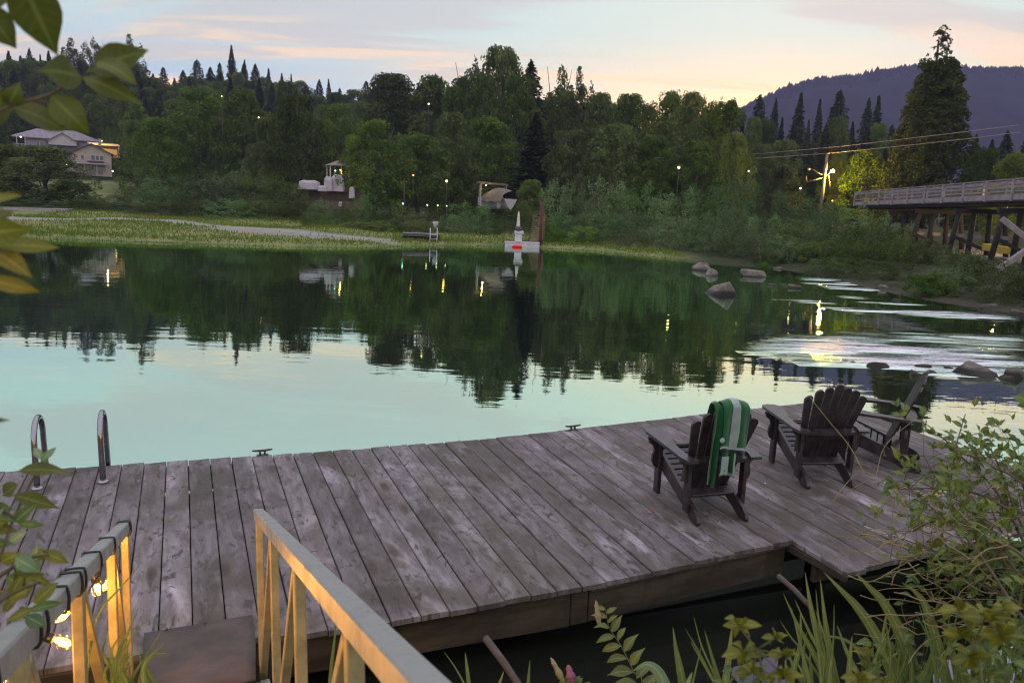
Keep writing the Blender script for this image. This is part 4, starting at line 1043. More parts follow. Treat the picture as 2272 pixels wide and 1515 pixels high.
q = MB(); q.tube([lp(1797, 375.5), lp(1792, 376)], [.13, .17], 8); q.build('lamp_head', GREYW, sl)
q = MB(); q.tube([lp(1828, 394), lp(1790, 404.5)], .07, 6); q.tube([lp(1790, 405), lp(1789, 391)], .05, 6); q.build('cross_arm', WOODPOLE, sl)
q = MB(); q.tube([lp(1839, 389), lp(1843, 428)], .045, 6); q.build('conduit', WOODPOLE, sl)
hd = lp(1847.5, 378.5); q = MB(); q.lathe([(.05, -.30), (.22, -.20), (.27, -.05), (.20, .08), (.04, .14)], hd, 14); q.build('lamp_globe', emitter('sodium_glow', (1.0, .66, .16), 40), sl)
L = bpy.data.lights.new('sodium_lamp', 'POINT'); L.energy = 6000; L.color = (1, .62, .10); L.shadow_soft_size = .25
lo = bpy.data.objects.new('sodium_lamp', L); link(lo); lo.location = (ax_+hd[0], Ys-.55, zr+hd[2]-.25)
WIRE = simple('power_cable', (.26, .20, .20), .6)
for i, (pts, lab) in enumerate((([(1440, 351.5, 122), (1692, 341, 112), (1866, 325, 104), (1997, 310, 95), (2140, 293, 84), (2300, 273, 72)], 'upper of the two power lines crossing in front of the tall conical tree'),
                                ([(1440, 358.5, 122), (1649, 354, 113), (1832, 341, 108), (2014, 323, 95), (2150, 308, 84), (2300, 289, 72)], 'lower power line running past the top of the street light pole'))):
    C_ = []; 
    for a, b in zip(pts[:-1], pts[1:]):
        for k_ in range(4): f = k_/4; C_.append(aty(a[0]*(1-f)+b[0]*f, a[1]*(1-f)+b[1]*f, a[2]*(1-f)+b[2]*f))
    q = MB(); q.tube(C_, .036, 6); q.build('power_line', WIRE, None, label=lab, cat='power line')
# ------------------------------------------------------------------ trestle footbridge
BW = simple('weathered_bridge_rail', (.25, .21, .225), .85, scale=2, var=.3, bmp=.2); PILE = simple('creosoted_pile', (.022, .017, .014), .9, scale=3, var=.4, bmp=.4)
A = np.array(aty(1899, 457, 84.0)); zb = 4.93; A[2] = zb
Bp = np.array(aty(2251, 444, 53.0)); Bp[2] = zb
dv = (Bp-A)/np.linalg.norm(Bp-A); BL = np.linalg.norm(Bp-A)/9*16; sv_ = np.cross(dv, [0, 0, 1])
if sv_[0] > 0: sv_ = -sv_
# local x along the bridge (towards the right edge of the frame), local y to the far side
MBm = Matrix(((dv[0], -sv_[0], 0, A[0]), (dv[1], -sv_[1], 0, A[1]), (0, 0, 1, zb), (0, 0, 0, 1)))
br = empty('trestle_bridge', MBm, label='long timber trestle footbridge with mesh railings entering from the right', cat='bridge')
bay = BL/16; W_ = 2.6
q = MB(); q.box((BL/2-1.2, W_/2, -.06), (BL+2.4, W_+.3, .12)); [q.bar((-2.4, y, -.22), (BL, y, -.22), .22, .20) for y in (.1, W_/2, W_-.1)]; q.build('deck', PILE, br)
for y, nm in ((-.12, 0), (W_+.12, 1)):
    q = MB(); q.box((BL/2, y, .20), (BL, .06, .34)); q.build('fascia', BW, br)
    q = MB(); q.box((BL/2, y, 1.36), (BL, .12, .07)); q.box((BL/2, y, 1.18), (BL, .05, .16)); q.build('top_rail', BW, br)
    q = MB(); q.box((BL/2, y, .58), (BL, .05, .10)); q.build('mid_rail', BW, br)
    for i in range(17): q = MB(); q.box((i*bay, y-.10 if nm == 0 else y+.10, .66), (.16, .12, 1.46)); q.build('post', BW, br)
    q = MB()
    for i in range(16):
        for k_ in np.arange(.18, bay-.05, .18): q.box((i*bay+k_, y, .86), (.010, .010, .52))
        for z in np.arange(.70, 1.1, .18): q.box((i*bay+bay/2, y+.012, z), (bay-.14, .008, .010))
    q.build('railing_mesh', simple('galvanised_mesh', (.26, .25, .28), .6, .3), br)
def on_bridge(px):
    best = min(np.linspace(0, BL, 400), key=lambda s: abs((lambda q_: CXP+FPX*(q_@RT)/(q_@FW))(np.array(MBm @ Vector((s, 0, -.5)))-CAM)-px)); return best
for px in (1990, 2052, 2140, 2240, 2330):
    s = on_bridge(px); gz_ = tz(*(MBm @ Vector((s, 1, 0)))[:2])-zb-.6
    q = MB(); q.box((s, W_/2, -.68), (.34, W_+1.4, .34)); q.build('pile_cap', PILE, br)
    for y, o_ in ((-.3, -.55), (.75, -.15), (1.85, .15), (2.9, .55)):
        q = MB(); q.tube([(s, y, -.55), (s+.0, y+o_, gz_)], [.17, .2], 10); q.build('pile', PILE, br)
    if px > 2000:
        q = MB(); q.bar((s-.24, -.75, -2.5), (s-.24, 3.2, -2.55), .10, .26); q.build('cross_brace', BW, br)
        q = MB(); q.bar((s+.24, -.6, -2.6), (s+.24, 1.6, gz_+1.0), .10, .24); q.build('cross_brace', PILE, br)
# broken timber frame at the water's edge by the bridge
tf = empty('timber_frame', None, (0, 0, 0), 0, 'leaning pale timber cross brace at the right edge under the bridge', 'timber frame')
BEAM = simple('bleached_beam', (.22, .19, .19), .85, scale=2, var=.25, bmp=.3)
Yt = 44.0
for (a, b) in (((2222, 485), (2330, 570)), ((2212, 600), (2330, 520)), ((2300, 470), (2262, 640))):
    P0, P1 = aty(a[0], a[1], Yt+(1.5 if a[1] == 485 else 0)), aty(b[0], b[1], Yt)
    q = MB(); q.bar(P0, P1, .26, .32, bev=.03); q.build('beam', BEAM if a[0] != 2300 else PILE, tf)
# yellow kerb of the lit road behind the piles, and its lamp
q = MB(); P0, P1 = aty(2185, 548, 58), aty(2250, 558, 55); q.bar(P0, P1, .5, .5, bev=.05); q.build('kerb_barrier', simple('yellow_kerb_paint', (.36, .27, .03), .8), None, label='yellow painted kerb barrier on the gravel lot behind the bridge piles', cat='barrier')
warm_lamp('lot_lamp', aty(2236, 455, 62), .22, (1, .68, .12), 8, 'sodium lamp in the yellow lit tree behind the bridge', 5.5, 700)
# ------------------------------------------------------------------ boulders
m, nt = new_mat('river_boulder'); tc = nt.n('TexCoord').outputs['Object']; oi = nt.n('ObjectInfo').outputs['Random']
n1 = nt.noise(nt.vm('ADD', tc, nt.n('CombineXYZ', {0: nt.math('MULTIPLY', oi, 50)}).outputs[0]), 2.2, 7, .68); n2 = nt.noise(tc, 11, 5, .7)
c = nt.mix(nt.rampv(n1, .3, .7), (.062, .052, .044), (.20, .172, .150)); c = nt.mix(nt.math('MULTIPLY', nt.rampv(n2, .5, .7), .5), c, (.07, .06, .05))
gz_ = nt.n('SeparateXYZ', {0: nt.n('NewGeometry').outputs['Position']}).outputs[2]
c = nt.mix(nt.rampv(nt.math('ADD', gz_, nt.math('MULTIPLY', n1, .12)), .17, .06), c, (.030, .026, .022))
finish(nt, principled(nt, color=c, rough=.8, spec=.3, normal=bump(nt, nt.math('ADD', n1, nt.math('MULTIPLY', n2, .4)), .8, .06))); ROCK = m
def boulder(px, py, wpx, hpx, label, seed, dz=0, name='boulder'):
    P = onz(px, py, 0); s = np.linalg.norm(P-CAM)/FPX; a, b = wpx*s/2, hpx*s
    r_ = random.Random(seed); import bmesh
    bm = bmesh.new(); bmesh.ops.create_icosphere(bm, subdivisions=4, radius=1)
    ph = [r_.uniform(0, 6) for _ in range(9)]; planes = [(Vector((r_.gauss(0, 1), r_.gauss(0, 1), r_.gauss(.3, .8))).normalized(), r_.uniform(.52, .86)) for _ in range(11)]+[(Vector((r_.gauss(0, .22), r_.gauss(0, .22), 1)).normalized(), .56)]
    for v in bm.verts:
        c_ = v.co; k_ = 1+.16*math.sin(c_.x*2.6+ph[0])*math.sin(c_.y*2.3+ph[1])+.06*math.sin(c_.z*4+ph[2]+c_.x*3)+.03*math.sin(c_.x*9+ph[3])*math.sin(c_.y*8+ph[4])
        c_ = c_*k_
        for n_, d_ in planes:
            e_ = c_.dot(n_)-d_
            if e_ > 0: c_ = c_-n_*e_*.97
        v.co = Vector((c_.x*a, c_.y*a*r_.uniform(.98, 1.0)*.8, c_.z*b*1.22))
    me = bpy.data.meshes.new(name); bm.to_mesh(me); bm.free(); me.materials.append(ROCK); me.polygons.foreach_set('use_smooth', [True]*len(me.polygons))
    o = link(bpy.data.objects.new(name, me)); o.location = (P[0], P[1]+a*.3, -b*.30+dz+float(water_level(P[0], P[1]))); o.rotation_euler = (0, 0, r_.uniform(-.5, .5))
    return tag(o, label, 'boulder', 'boulders in the river')
for i, (px, py, w_, h_, lab) in enumerate((
        (1558, 600, 56, 34, 'upper of two touching dark boulders left of the rapids'), (1578, 612, 46, 24, 'lower of two touching dark boulders left of the rapids'),
        (1607, 648, 104, 50, 'largest pale boulder at the left end of the upper rapids'), (1676, 614, 70, 34, 'rounded grey boulder with a grassy top behind the largest pale boulder'),
        (1728, 597, 28, 9, 'small low stone right of the grassy boulder'), (1768, 637, 36, 13, 'flat dark stone in the middle of the upper rapids'),
        (1716, 632, 26, 8, 'small dark stone just right of the largest pale boulder'), (1848, 602, 14, 8, 'small stone on the dark bank left of the pale bank stone'),
        (1923, 609, 22, 12, 'pale stone at the foot of the dark bank above the rapids'), (1964, 640, 30, 14, 'pale brown stone at the right end of the upper rapids'), (1992, 662, 28, 9, 'low dark stone between the two bands of rapids'),
        (2092, 652, 26, 14, 'pinkish stone under the bright green tuft'), (2200, 680, 52, 18, 'broad flat boulder by the dark shrub at the right'), (2232, 678, 24, 10, 'small brown stone right of the broad flat boulder'), (2266, 694, 36, 22, 'brown boulder at the right edge beyond the rapids'),
        (1951, 806, 50, 19, 'dark rounded boulder at the edge of the near rapids'), (2053, 806, 42, 11, 'flat bluish stone in the near rapids'), (2032, 824, 32, 17, 'brown stone between the flat stone and the water'),
        (2182, 826, 112, 42, 'large pointed boulder at the right of the near rapids'), (2262, 830, 56, 50, 'tall rounded boulder cut by the right edge'), (2240, 834, 40, 14, 'low stone between the two biggest near boulders'),
        (1876, 791, 16, 5, 'tiny stone left of the dark rounded boulder'), (1895, 794, 16, 4, 'tiny flat stone beside the dark rounded boulder'), (2108, 809, 20, 6, 'tiny dark stone left of the large pointed boulder'), (2073, 818, 24, 6, 'thin dark stone below the flat bluish stone'))):
    boulder(px, py, w_, h_, lab, 71+i)
# ------------------------------------------------------------------ trees and shrubs
def unit(v): return v/np.maximum(np.linalg.norm(v, axis=-1, keepdims=True), 1e-9)
def leafcloud(name, cc, cr, n, lf, mat, rng, zsq=.8, outb=.5, asp=.55, up=0.15, wa=1.0):
    """leaf quads scattered through clumps with centres cc and radii cr"""
    S_ = np.array([wa, wa, 1]); cc = cc*S_
    p = cr**2; p = p/p.sum(); k = rng.choice(len(cc), n, p=p)
    u = unit(rng.normal(0, 1, (n, 3))); ax = np.stack([np.zeros(len(cc)), np.zeros(len(cc)), cc[:, 2]], -1)
    ow = unit((cc-ax)+np.array([0, 0, .12])); u = unit(u+ow[k]*outb)
    rad = cr[k]*rng.uniform(.45, 1.08, n)**.6
    C = cc[k]+u*rad[:, None]*np.array([1, 1, zsq])
    nn = unit(u*.55+unit(rng.normal(0, 1, (n, 3)))*.75+np.array([0, 0, up]))
    a = unit(np.cross(nn, unit(rng.normal(0, 1, (n, 3))))); b = np.cross(nn, a)
    L = (lf*rng.uniform(.65, 1.35, n))[:, None]/2
    return quad_mesh(name, C/S_, a*L/S_, b*L*asp/S_, mat)
def broad(seed, n=15000, nc=190, lf=.025, z0=.02, pw=.62, mat=None, gap=.0, e=.55):
    rng = np.random.default_rng(seed); z = z0+(1-z0)*rng.random(nc)**.85*.97
    t = (z-z0)/(1-z0); R = .5*np.sin(np.pi*np.clip(t*.93+.07, 0, 1)**pw)**e
    th = rng.uniform(0, 2*np.pi, nc); lob = 1+.16*np.sin(3*th+seed)+.10*np.sin(5*th+2.3*seed+4*z)
    rho = R*lob*np.sqrt(rng.uniform(.15, 1, nc))*.92
    cr = rng.uniform(.045, .105, nc)*(1-gap)
    cc = np.stack([rho*np.cos(th), rho*np.sin(th), np.minimum(z, 1-cr*.7)], -1)
    # a few shoots that break the outline
    ns = 30; k = rng.integers(0, nc, ns); o = unit(cc[k]*np.array([1, 1, 0])+np.array([0, 0, .12]))
    cc = np.concatenate([cc, cc[k]+o*rng.uniform(.04, .10, (ns, 1))]); cr = np.concatenate([cr, rng.uniform(.018, .035, ns)])
    return leafcloud('crown', cc, cr, n, lf, mat, rng, wa=.82)
def open_tree(seed, n=10000, mat=None):
    """tall tree of separate upright plumes with sky between them"""
    rng = np.random.default_rng(seed); cc = []; cr = []
    for _ in range(34):
        th = rng.uniform(0, 6.28); r0 = rng.uniform(.05, .40); zt = rng.uniform(.42, 1.0)*(1-.22*r0/.4)
        L = rng.uniform(.06, .15)
        for i in range(7):
            f = i/6; cc.append((r0*math.cos(th)*(1+.1*f), r0*math.sin(th)*(1+.1*f), zt-L*(1-f))); cr.append((.016+.026*math.sin(math.pi*min(1, .25+f*.8)))*rng.uniform(.7, 1.2))
    for i in range(70):
        z = rng.uniform(.05, .6); th = rng.uniform(0, 6.28); r_ = rng.uniform(.05, .42)
        cc.append((r_*math.cos(th), r_*math.sin(th), z)); cr.append(rng.uniform(.025, .05))
    return leafcloud('crown', np.array(cc), np.array(cr), n, .017, mat, rng, zsq=1.1, wa=.38)
def conifer(seed, n_br=430, per=26, mat=None, pw=.85, droop=.35, lf=.026, wa=.36):
    rng = np.random.default_rng(seed); C = []; A = []; B = []; rmax = .5*wa
    for i in range(n_br):
        z = .02+.975*(i/n_br)**.95; R = rmax*max(.035, (1-z)**pw)*rng.uniform(.60, 1.10)
        th = i*2.4+rng.uniform(-.5, .5); d = np.array([math.cos(th), math.sin(th), 0]); s = np.array([-d[1], d[0], 0])
        m_ = max(6, int(per*(R/rmax)**.7+4)); t = rng.uniform(.05, 1, m_)**.7; lift = rng.uniform(-.05, .15)
        pos = d*(R*t)[:, None]; pos[:, 2] = z+R*(lift*t-droop*t*t); wd_ = R*.34*(1-t*.7)+.006
        lat = rng.uniform(-1, 1, m_); pos += s*(lat*wd_)[:, None]; pos[:, 2] += rng.normal(0, .009, m_)
        ang = lat*.8+rng.normal(0, .3, m_); a = d*np.cos(ang)[:, None]+s*np.sin(ang)[:, None]; a[:, 2] -= droop*t*.9+rng.uniform(0, .3, m_)
        a = unit(a); nn = unit(np.array([0, 0, 1])+rng.normal(0, .7, (m_, 3))); b = unit(np.cross(nn, a))
        L = lf*rng.uniform(.7, 1.3, m_)[:, None]*(.62+.38*(1-z))
        C.append(pos); A.append(a*L*.5); B.append(b*L*.30)
    S_ = np.array([wa, wa, 1]); k = 16
    sp = np.stack([rng.normal(0, .003, k), rng.normal(0, .003, k), rng.uniform(.93, 1.0, k)], -1); C.append(sp); A.append(np.tile([0, 0, .016], (k, 1))+rng.normal(0, .004, (k, 3))); B.append(unit(rng.normal(0, 1, (k, 3))*np.array([1, 1, 0]))*.005)
    return quad_mesh('crown', np.concatenate(C)/S_, np.concatenate(A)/S_, np.concatenate(B)/S_, mat)
def cedar(seed, mat):
    """very tall dense cone with an open ragged spire"""
    rng = np.random.default_rng(seed); nc = 620; z = .02+.80*rng.random(nc)**.95
    prof = lambda z: np.interp(z, [0, .1, .25, .45, .65, .75, .82, .90, 1.0], [.40, .44, .395, .31, .225, .168, .115, .085, .02])
    th = rng.uniform(0, 6.283, nc); R = prof(z)*(1+.07*np.sin(4*th+9*z)+.05*np.sin(7*th-17*z)); rho = R*np.sqrt(rng.uniform(.45, 1, nc))
    cr = rng.uniform(.018, .038, nc); cc = np.stack([rho*np.cos(th), rho*np.sin(th), z], -1)
    sp = []; sr = []
    for i in range(60):
        zz = rng.uniform(.78, .985); r_ = prof(zz)*rng.uniform(.2, 1.05); t_ = rng.uniform(0, 6.283); sp.append((r_*math.cos(t_), r_*math.sin(t_), zz)); sr.append(rng.uniform(.009, .017))
    for i in range(8): sp.append((0, 0, .90+.0125*i)); sr.append(.010)
    ko = 260; zo = .04+.76*rng.random(ko); to = rng.uniform(0, 6.283, ko); ro = prof(zo)*rng.uniform(.1, .6, ko)
    cc = np.concatenate([cc, np.stack([ro*np.cos(to), ro*np.sin(to), zo], -1)]); cr = np.concatenate([cr, rng.uniform(.03, .05, ko)])
    cc = np.concatenate([cc, np.array(sp)]); cr = np.concatenate([cr*1.0, np.array(sr)])
    return leafcloud('crown', cc, cr*1.15, 60000, .015, mat, rng, zsq=.75, asp=.5, outb=.8, wa=.53)
def shrub(seed, n=5200, mat=None, nc=80, lf=.040, sprig=60, e=.5):
    rng = np.random.default_rng(seed); th = rng.uniform(0, 6.283, nc); z = rng.random(nc)*.86
    R = .5*np.clip(1-(z/1.0)**2.2, 0, 1)**e*(1+.16*np.sin(3*th+seed)); rho = R*np.sqrt(rng.uniform(.1, 1, nc))*.9
    cc = np.stack([rho*np.cos(th), rho*np.sin(th), z], -1); cr = rng.uniform(.06, .13, nc)
    k = rng.integers(0, nc, sprig); d = unit(cc[k]*np.array([1.0, 1.0, .0])+np.array([0, 0, .5])+rng.normal(0, .1, (sprig, 3)))
    ex = [cc[k]+d*(.09+.035*i) for i in range(3)]
    cc = np.concatenate([cc]+ex); cr = np.concatenate([cr]+[np.full(sprig, .034-.008*i) for i in range(3)])
    return leafcloud('foliage', cc, cr, n, lf, mat, rng, zsq=1.0, asp=.35, up=.3, wa=1.2)
F_BROAD = foliage('broadleaf_foliage', (.036, .056, .019), (.110, .140, .047))
F_BROAD2 = foliage('yellow_green_foliage', (.052, .080, .021), (.145, .175, .050))
F_CON = foliage('conifer_needles', (.018, .030, .015), (.056, .074, .034), trans=.1)
F_CEDAR = foliage('cedar_foliage', (.042, .056, .016), (.10, .118, .034), trans=.15)
F_WILL = foliage('grey_willow_foliage', (.050, .092, .038), (.145, .190, .095))
F_DARK = foliage('dark_bush_foliage', (.034, .052, .018), (.10, .125, .042))
F_BRIGHT = foliage('bright_bush_foliage', (.050, .098, .024), (.14, .22, .055))
BARK = simple('grey_brown_bark', (.060, .048, .038), .95, scale=8, var=.4, bmp=.6, bdist=.03)
def trunk_mesh(kind, seed):
    r_ = random.Random(seed); q = MB()
    top_ = .92 if kind == 'con' else .6
    q.tube([(r_.uniform(-.01, .01)*i, r_.uniform(-.01, .01)*i, top_*i/6-.02*(i == 0)) for i in range(7)], [.026*(1-i/7.5)+.004 for i in range(7)], 8)
    if kind != 'con':
        for i in range(9):
            z = r_.uniform(.12, .55); a = r_.uniform(0, 6.28); L = r_.uniform(.18, .38)
            q.tube([(0, 0, z), (L*.5*math.cos(a), L*.5*math.sin(a), z+L*.45), (L*.85*math.cos(a), L*.85*math.sin(a), z+L*1.05)], [.013, .009, .004], 6)
    o = q.build('trunk', BARK); me = o.data; bpy.data.objects.remove(o); return me
T_B = [trunk_mesh('br', i) for i in range(2)]; T_C = trunk_mesh('con', 5)
PROTO = {'broad': [(broad(1, mat=F_BROAD), T_B[0]), (broad(2, mat=F_BROAD, pw=.5), T_B[1]), (broad(3, mat=F_BROAD, pw=.72, e=.6), T_B[0]), (broad(4, mat=F_BROAD, nc=150, gap=.1), T_B[1])],
         'lime': [(broad(6, mat=F_BROAD2), T_B[0]), (broad(7, mat=F_BROAD2, pw=.6), T_B[1])],
         'open': [(open_tree(1, mat=F_BROAD), T_B[0]), (open_tree(2, mat=F_BROAD), T_B[1]), (open_tree(5, mat=F_BROAD), T_B[0])],
         'con': [(conifer(1, mat=F_CON), T_C), (conifer(2, mat=F_CON, pw=.7), T_C), (conifer(3, mat=F_CON, pw=1.0, droop=.5), T_C), (conifer(4, mat=F_CON, pw=.6, n_br=380, droop=.25), T_C)],
         'cedar': [(cedar(3, F_CEDAR), T_C)],
         'willow': [(shrub(i, mat=F_WILL), None) for i in (1, 2, 3)], 'dark': [(shrub(i+10, mat=F_DARK, sprig=30), None) for i in (1, 2)], 'bright': [(shrub(i+20, mat=F_BRIGHT, lf=.05, sprig=30), None) for i in (1, 2)]}
NAMES = {'broad': ('broadleaf_tree', 'tree'), 'lime': ('broadleaf_tree', 'tree'), 'open': ('cottonwood_tree', 'tree'), 'con': ('conifer_tree', 'tree'), 'cedar': ('conical_tree', 'tree'), 'willow': ('willow_shrub', 'shrub'), 'dark': ('dark_shrub', 'shrub'), 'bright': ('green_shrub', 'shrub')}
TR = random.Random(21); cnt = {}
def plant(kind, px, ytop, Y, wpx, label, group=None, wob=True):
    P = aty(px, ytop, Y); g = tz(P[0], Y); h = float(P[2])-g
    if h < .4: return None
    w_ = wpx/FPX*math.hypot(P[0], Y); cnt[kind] = cnt.get(kind, 0)+1
    crown, tr = PROTO[kind][TR.randrange(len(PROTO[kind]))]
    nm, cat = NAMES[kind]; rz = TR.uniform(0, 6.28)
    root = bpy.data.objects.new(nm, None); link(root); root.empty_display_size = .1
    root.location = (P[0], Y, g-.08); root.rotation_euler = (TR.uniform(-.02, .02), TR.uniform(-.02, .02), rz); root.scale = (w_, w_, h+.1)
    tag(root, label, cat, group)
    o = bpy.data.objects.new('crown' if tr else 'foliage', crown); link(o); o.parent = root
    if tr: t = bpy.data.objects.new('trunk', tr); link(t); t.parent = root
    return root
def many(kind, rows, label, group, dy=0):
    for (px, yt, Y, w_) in rows: plant(kind, px, yt, Y, w_, label, group)
# hill skyline of conifers
SKY = [(-80, 120), (0, 128), (60, 118), (125, 135), (200, 150), (270, 125), (335, 150), (380, 162), (430, 146), (470, 160), (515, 150), (560, 150), (600, 156), (650, 165), (690, 190), (740, 186), (800, 190), (850, 185), (900, 192), (1000, 200), (1100, 205), (1400, 212), (1680, 232)]
def skyl(x): return float(np.interp(x, [p[0] for p in SKY], [p[1] for p in SKY]))
R_ = random.Random(5)
g1 = 'dark conifers along the left skyline'; l1 = 'dark conifer standing in the row along the top of the left hill'
x = -70
for bx in range(-70, 1040, 26): plant('broad', bx+R_.uniform(-6, 6), skyl(bx)+R_.uniform(8, 30), R_.uniform(270, 300), R_.uniform(60, 90), 'dark rounded tree filling the row under the skyline conifers of the left hill', 'dark trees filling the left skyline')
while x < 1030:
    yt = skyl(x)+R_.uniform(-15, 15)+(R_.uniform(-14, 0) if R_.random() < .25 else 0); plant('con', x, yt, R_.uniform(275, 325), R_.uniform(40, 78), l1, g1); x += R_.uniform(18, 32)
g2 = 'dark trees covering the left hillside'; l2 = 'dark tree on the slope of the left hill below the skyline conifers'
for base, Y0, Y1, st, kinds in ((34, 225, 262, 30, ('con', 'broad', 'broad')), (75, 195, 218, 34, ('broad', 'con', 'broad')), (120, 172, 190, 42, ('broad', 'broad', 'con'))):
    x = -70
    while x < 1060:
        yt = skyl(x)+base+R_.uniform(-18, 18)
        if not (base >= 70 and -20 < x < 275):
            plant(R_.choice(kinds), x, yt, R_.uniform(Y0, Y1), R_.uniform(58, 92), l2, g2)
        x += R_.uniform(st*.75, st*1.2)
for px, yt, Y, w_ in ((-20, 190, 215, 90), (40, 205, 210, 80), (95, 225, 214, 85), (150, 215, 216, 80), (205, 210, 216, 85), (255, 235, 205, 80), (15, 245, 205, 70), (300, 230, 190, 80), (190, 255, 214, 60), (110, 262, 216, 60)): plant('broad', px, yt, Y, w_, 'dark tree on the hillside behind the grey house', 'trees behind the houses')
T = lambda k, px, yt, Y, w_, lab, grp=None: plant(k, px, yt, Y, w_, lab, grp)
T('open', 152, 76, 292, 62, 'tall airy cottonwood on the left skyline, wider of a close pair'); T('open', 205, 75, 288, 58, 'tall airy cottonwood on the left skyline, right of a close pair')
T('open', 288, 68, 282, 72, 'tall airy cottonwood standing alone on the left skyline above the lit canopy')
T('con', 515, 103, 292, 62, 'tallest pointed conifer on the left hill skyline'); T('con', 543, 134, 286, 52, 'pointed conifer just right of the tallest one on the left hill'); T('con', 487, 140, 296, 48, 'shorter conifer just left of the tallest one on the left hill')
T('bright', 240, 276, 188, 48, 'small bush lit bright yellow beside the pale canopy'); T('bright', 160, 276, 207, 66, 'hedge lit bright yellow behind the grey house roof')
T('broad', 438, 196, 128, 175, 'large mid green rounded tree on the slope right of the cream house'); T('broad', 535, 200, 122, 150, 'large rounded tree left of the dark dome shaped tree'); T('broad', 352, 262, 118, 130, 'bushy tree just right of the cream house, in front of the large rounded tree'); T('broad', 300, 268, 134, 80, 'narrow pale tree next to the cream house')
T('broad', 658, 208, 104, 150, 'dome shaped dark olive tree left of the gazebo'); T('broad', 600, 262, 112, 110, 'low dark tree filling the gap left of the dome shaped tree')
T('broad', 745, 232, 128, 130, 'dark tree rising behind the gazebo'); T('broad', 870, 166, 148, 190, 'broad tall tree left of the highest trees, with a ragged top'); T('broad', 955, 172, 148, 180, 'broad tall tree close left of the highest trees')
T('broad', 832, 268, 96, 176, 'rounded tree right of the gazebo, partly covering its roof'); T('broad', 930, 300, 102, 170, 'dark tree hanging over the teal lamp'); T('broad', 1005, 252, 108, 130, 'dark tree left of the boat shelter'); T('broad', 1012, 195, 142, 100, 'tree in shade at the left foot of the highest trees')
T('broad', 1112, 108, 153, 176, 'broad mass of leaves under the highest cottonwoods in the centre')
T('open', 1052, 112, 152, 110, 'airy cottonwood, left of the highest three in the centre'); T('open', 1090, 92, 150, 120, 'highest airy cottonwood in the centre'); T('open', 1135, 100, 150, 116, 'airy cottonwood, right of the highest three in the centre'); T('broad', 1030, 172, 148, 70, 'leafy tree below the left cottonwood in the centre')
T('broad', 1065, 165, 141, 135, 'leafy tree filling the foot of the highest cottonwoods'); T('con', 1182, 136, 136, 190, 'dark full conifer right of the highest cottonwoods'); T('broad', 1150, 170, 126, 150, 'dark tree in front of the highest cottonwoods'); T('broad', 1082, 262, 112, 180, 'dark spreading tree above the boat shelter'); T('con', 1190, 250, 108, 190, 'dark conifer above the rusty mooring pile')
T('open', 1240, 119, 166, 100, 'airy tree with a round open top, left of a pair right of centre'); T('open', 1290, 134, 164, 90, 'airy tree with a round open top, right of a pair right of centre')
for px, yt, Y, w_, k, lab in ((1258, 205, 134, 130, 'broad', 'broadleaf tree below the pair of airy trees'), (1330, 208, 138, 130, 'broad', 'broadleaf tree with a level top right of the pair of airy trees'), (1400, 210, 132, 140, 'broad', 'broadleaf tree midway along the level topped row'), (1478, 205, 128, 135, 'lime', 'yellow green tree midway along the level topped row'), (1548, 206, 122, 150, 'lime', 'yellow green tree with feathery top at the right of the level topped row'), (1612, 226, 114, 135, 'lime', 'rounded yellow green tree ending the level topped row at the right'),
                         (1275, 290, 104, 150, 'broad', 'bushy tree in front of the level topped row, at its left end'), (1372, 278, 104, 160, 'broad', 'bushy tree in front of the level topped row, second from the left'), (1455, 302, 102, 140, 'broad', 'bushy tree above the willows, third in front of the level topped row'), (1545, 315, 100, 150, 'broad', 'bushy tree by the tall yellow lamp'), (1632, 295, 104, 100, 'lime', 'bright bushy tree by the small green lamp'), (1320, 340, 92, 120, 'broad', 'low dark tree behind the willows right of the mooring pile')): T(k, px, yt, Y, w_, lab)
for px, yt, w_ in ((1692, 210, 46), (1718, 221, 34), (1773, 208, 62), (1823, 223, 46), (1846, 236, 38), (1868, 201, 58), (1926, 222, 44), (1953, 214, 52), (1984, 277, 36), (2010, 288, 36)): plant('con', px, yt, R_.uniform(176, 200), w_*2.0, 'dark pointed conifer in the row in front of the purple mountain', 'conifers in front of the mountain')
for px, yt, Y, w_ in ((1672, 262, 168, 60), (1702, 268, 170, 62), (1738, 262, 166, 64), (1765, 270, 160, 60), (1800, 268, 168, 64), (1835, 275, 165, 60), (1862, 262, 168, 64), (1895, 272, 168, 60), (1925, 282, 165, 60), (1955, 275, 168, 62), (1985, 300, 166, 56), (1690, 320, 145, 80), (1745, 312, 148, 90), (1800, 330, 146, 80), (1965, 330, 140, 80)): plant(R_.choice(('con', 'broad', 'con')), px, yt, Y, w_*1.2, 'dark tree filling the row below the pointed conifers', 'dark trees behind the street light')
T('lime', 1868, 340, 118, 70, 'bushy tree lit yellow just right of the street lamp'); T('lime', 1925, 335, 112, 110, 'bright green bushy tree between the street light and the conical tree'); T('broad', 1740, 372, 112, 100, 'dim bushy tree left of the street light')
T('cedar', 2098, 54, 104, 196, 'very tall dense conical tree with a ragged spire')
for px, yt, Y, w_ in ((2165, 300, 140, 70), (2205, 312, 135, 70), (2240, 292, 140, 80), (2285, 298, 138, 80), (2320, 285, 140, 80)): plant('con', px, yt, Y, w_*1.2, 'dark tree at the right edge beyond the conical tree', 'dark trees at the right edge')
T('broad', 2190, 330, 96, 110, 'dark bushy tree right of the conical tree above the bridge rail'); T('lime', 2262, 340, 80, 120, 'pale green drooping tree above the bridge at the right edge'); T('lime', 2225, 452, 66, 62, 'yellow lit tree seen under the bridge deck at the right')
x = 1040
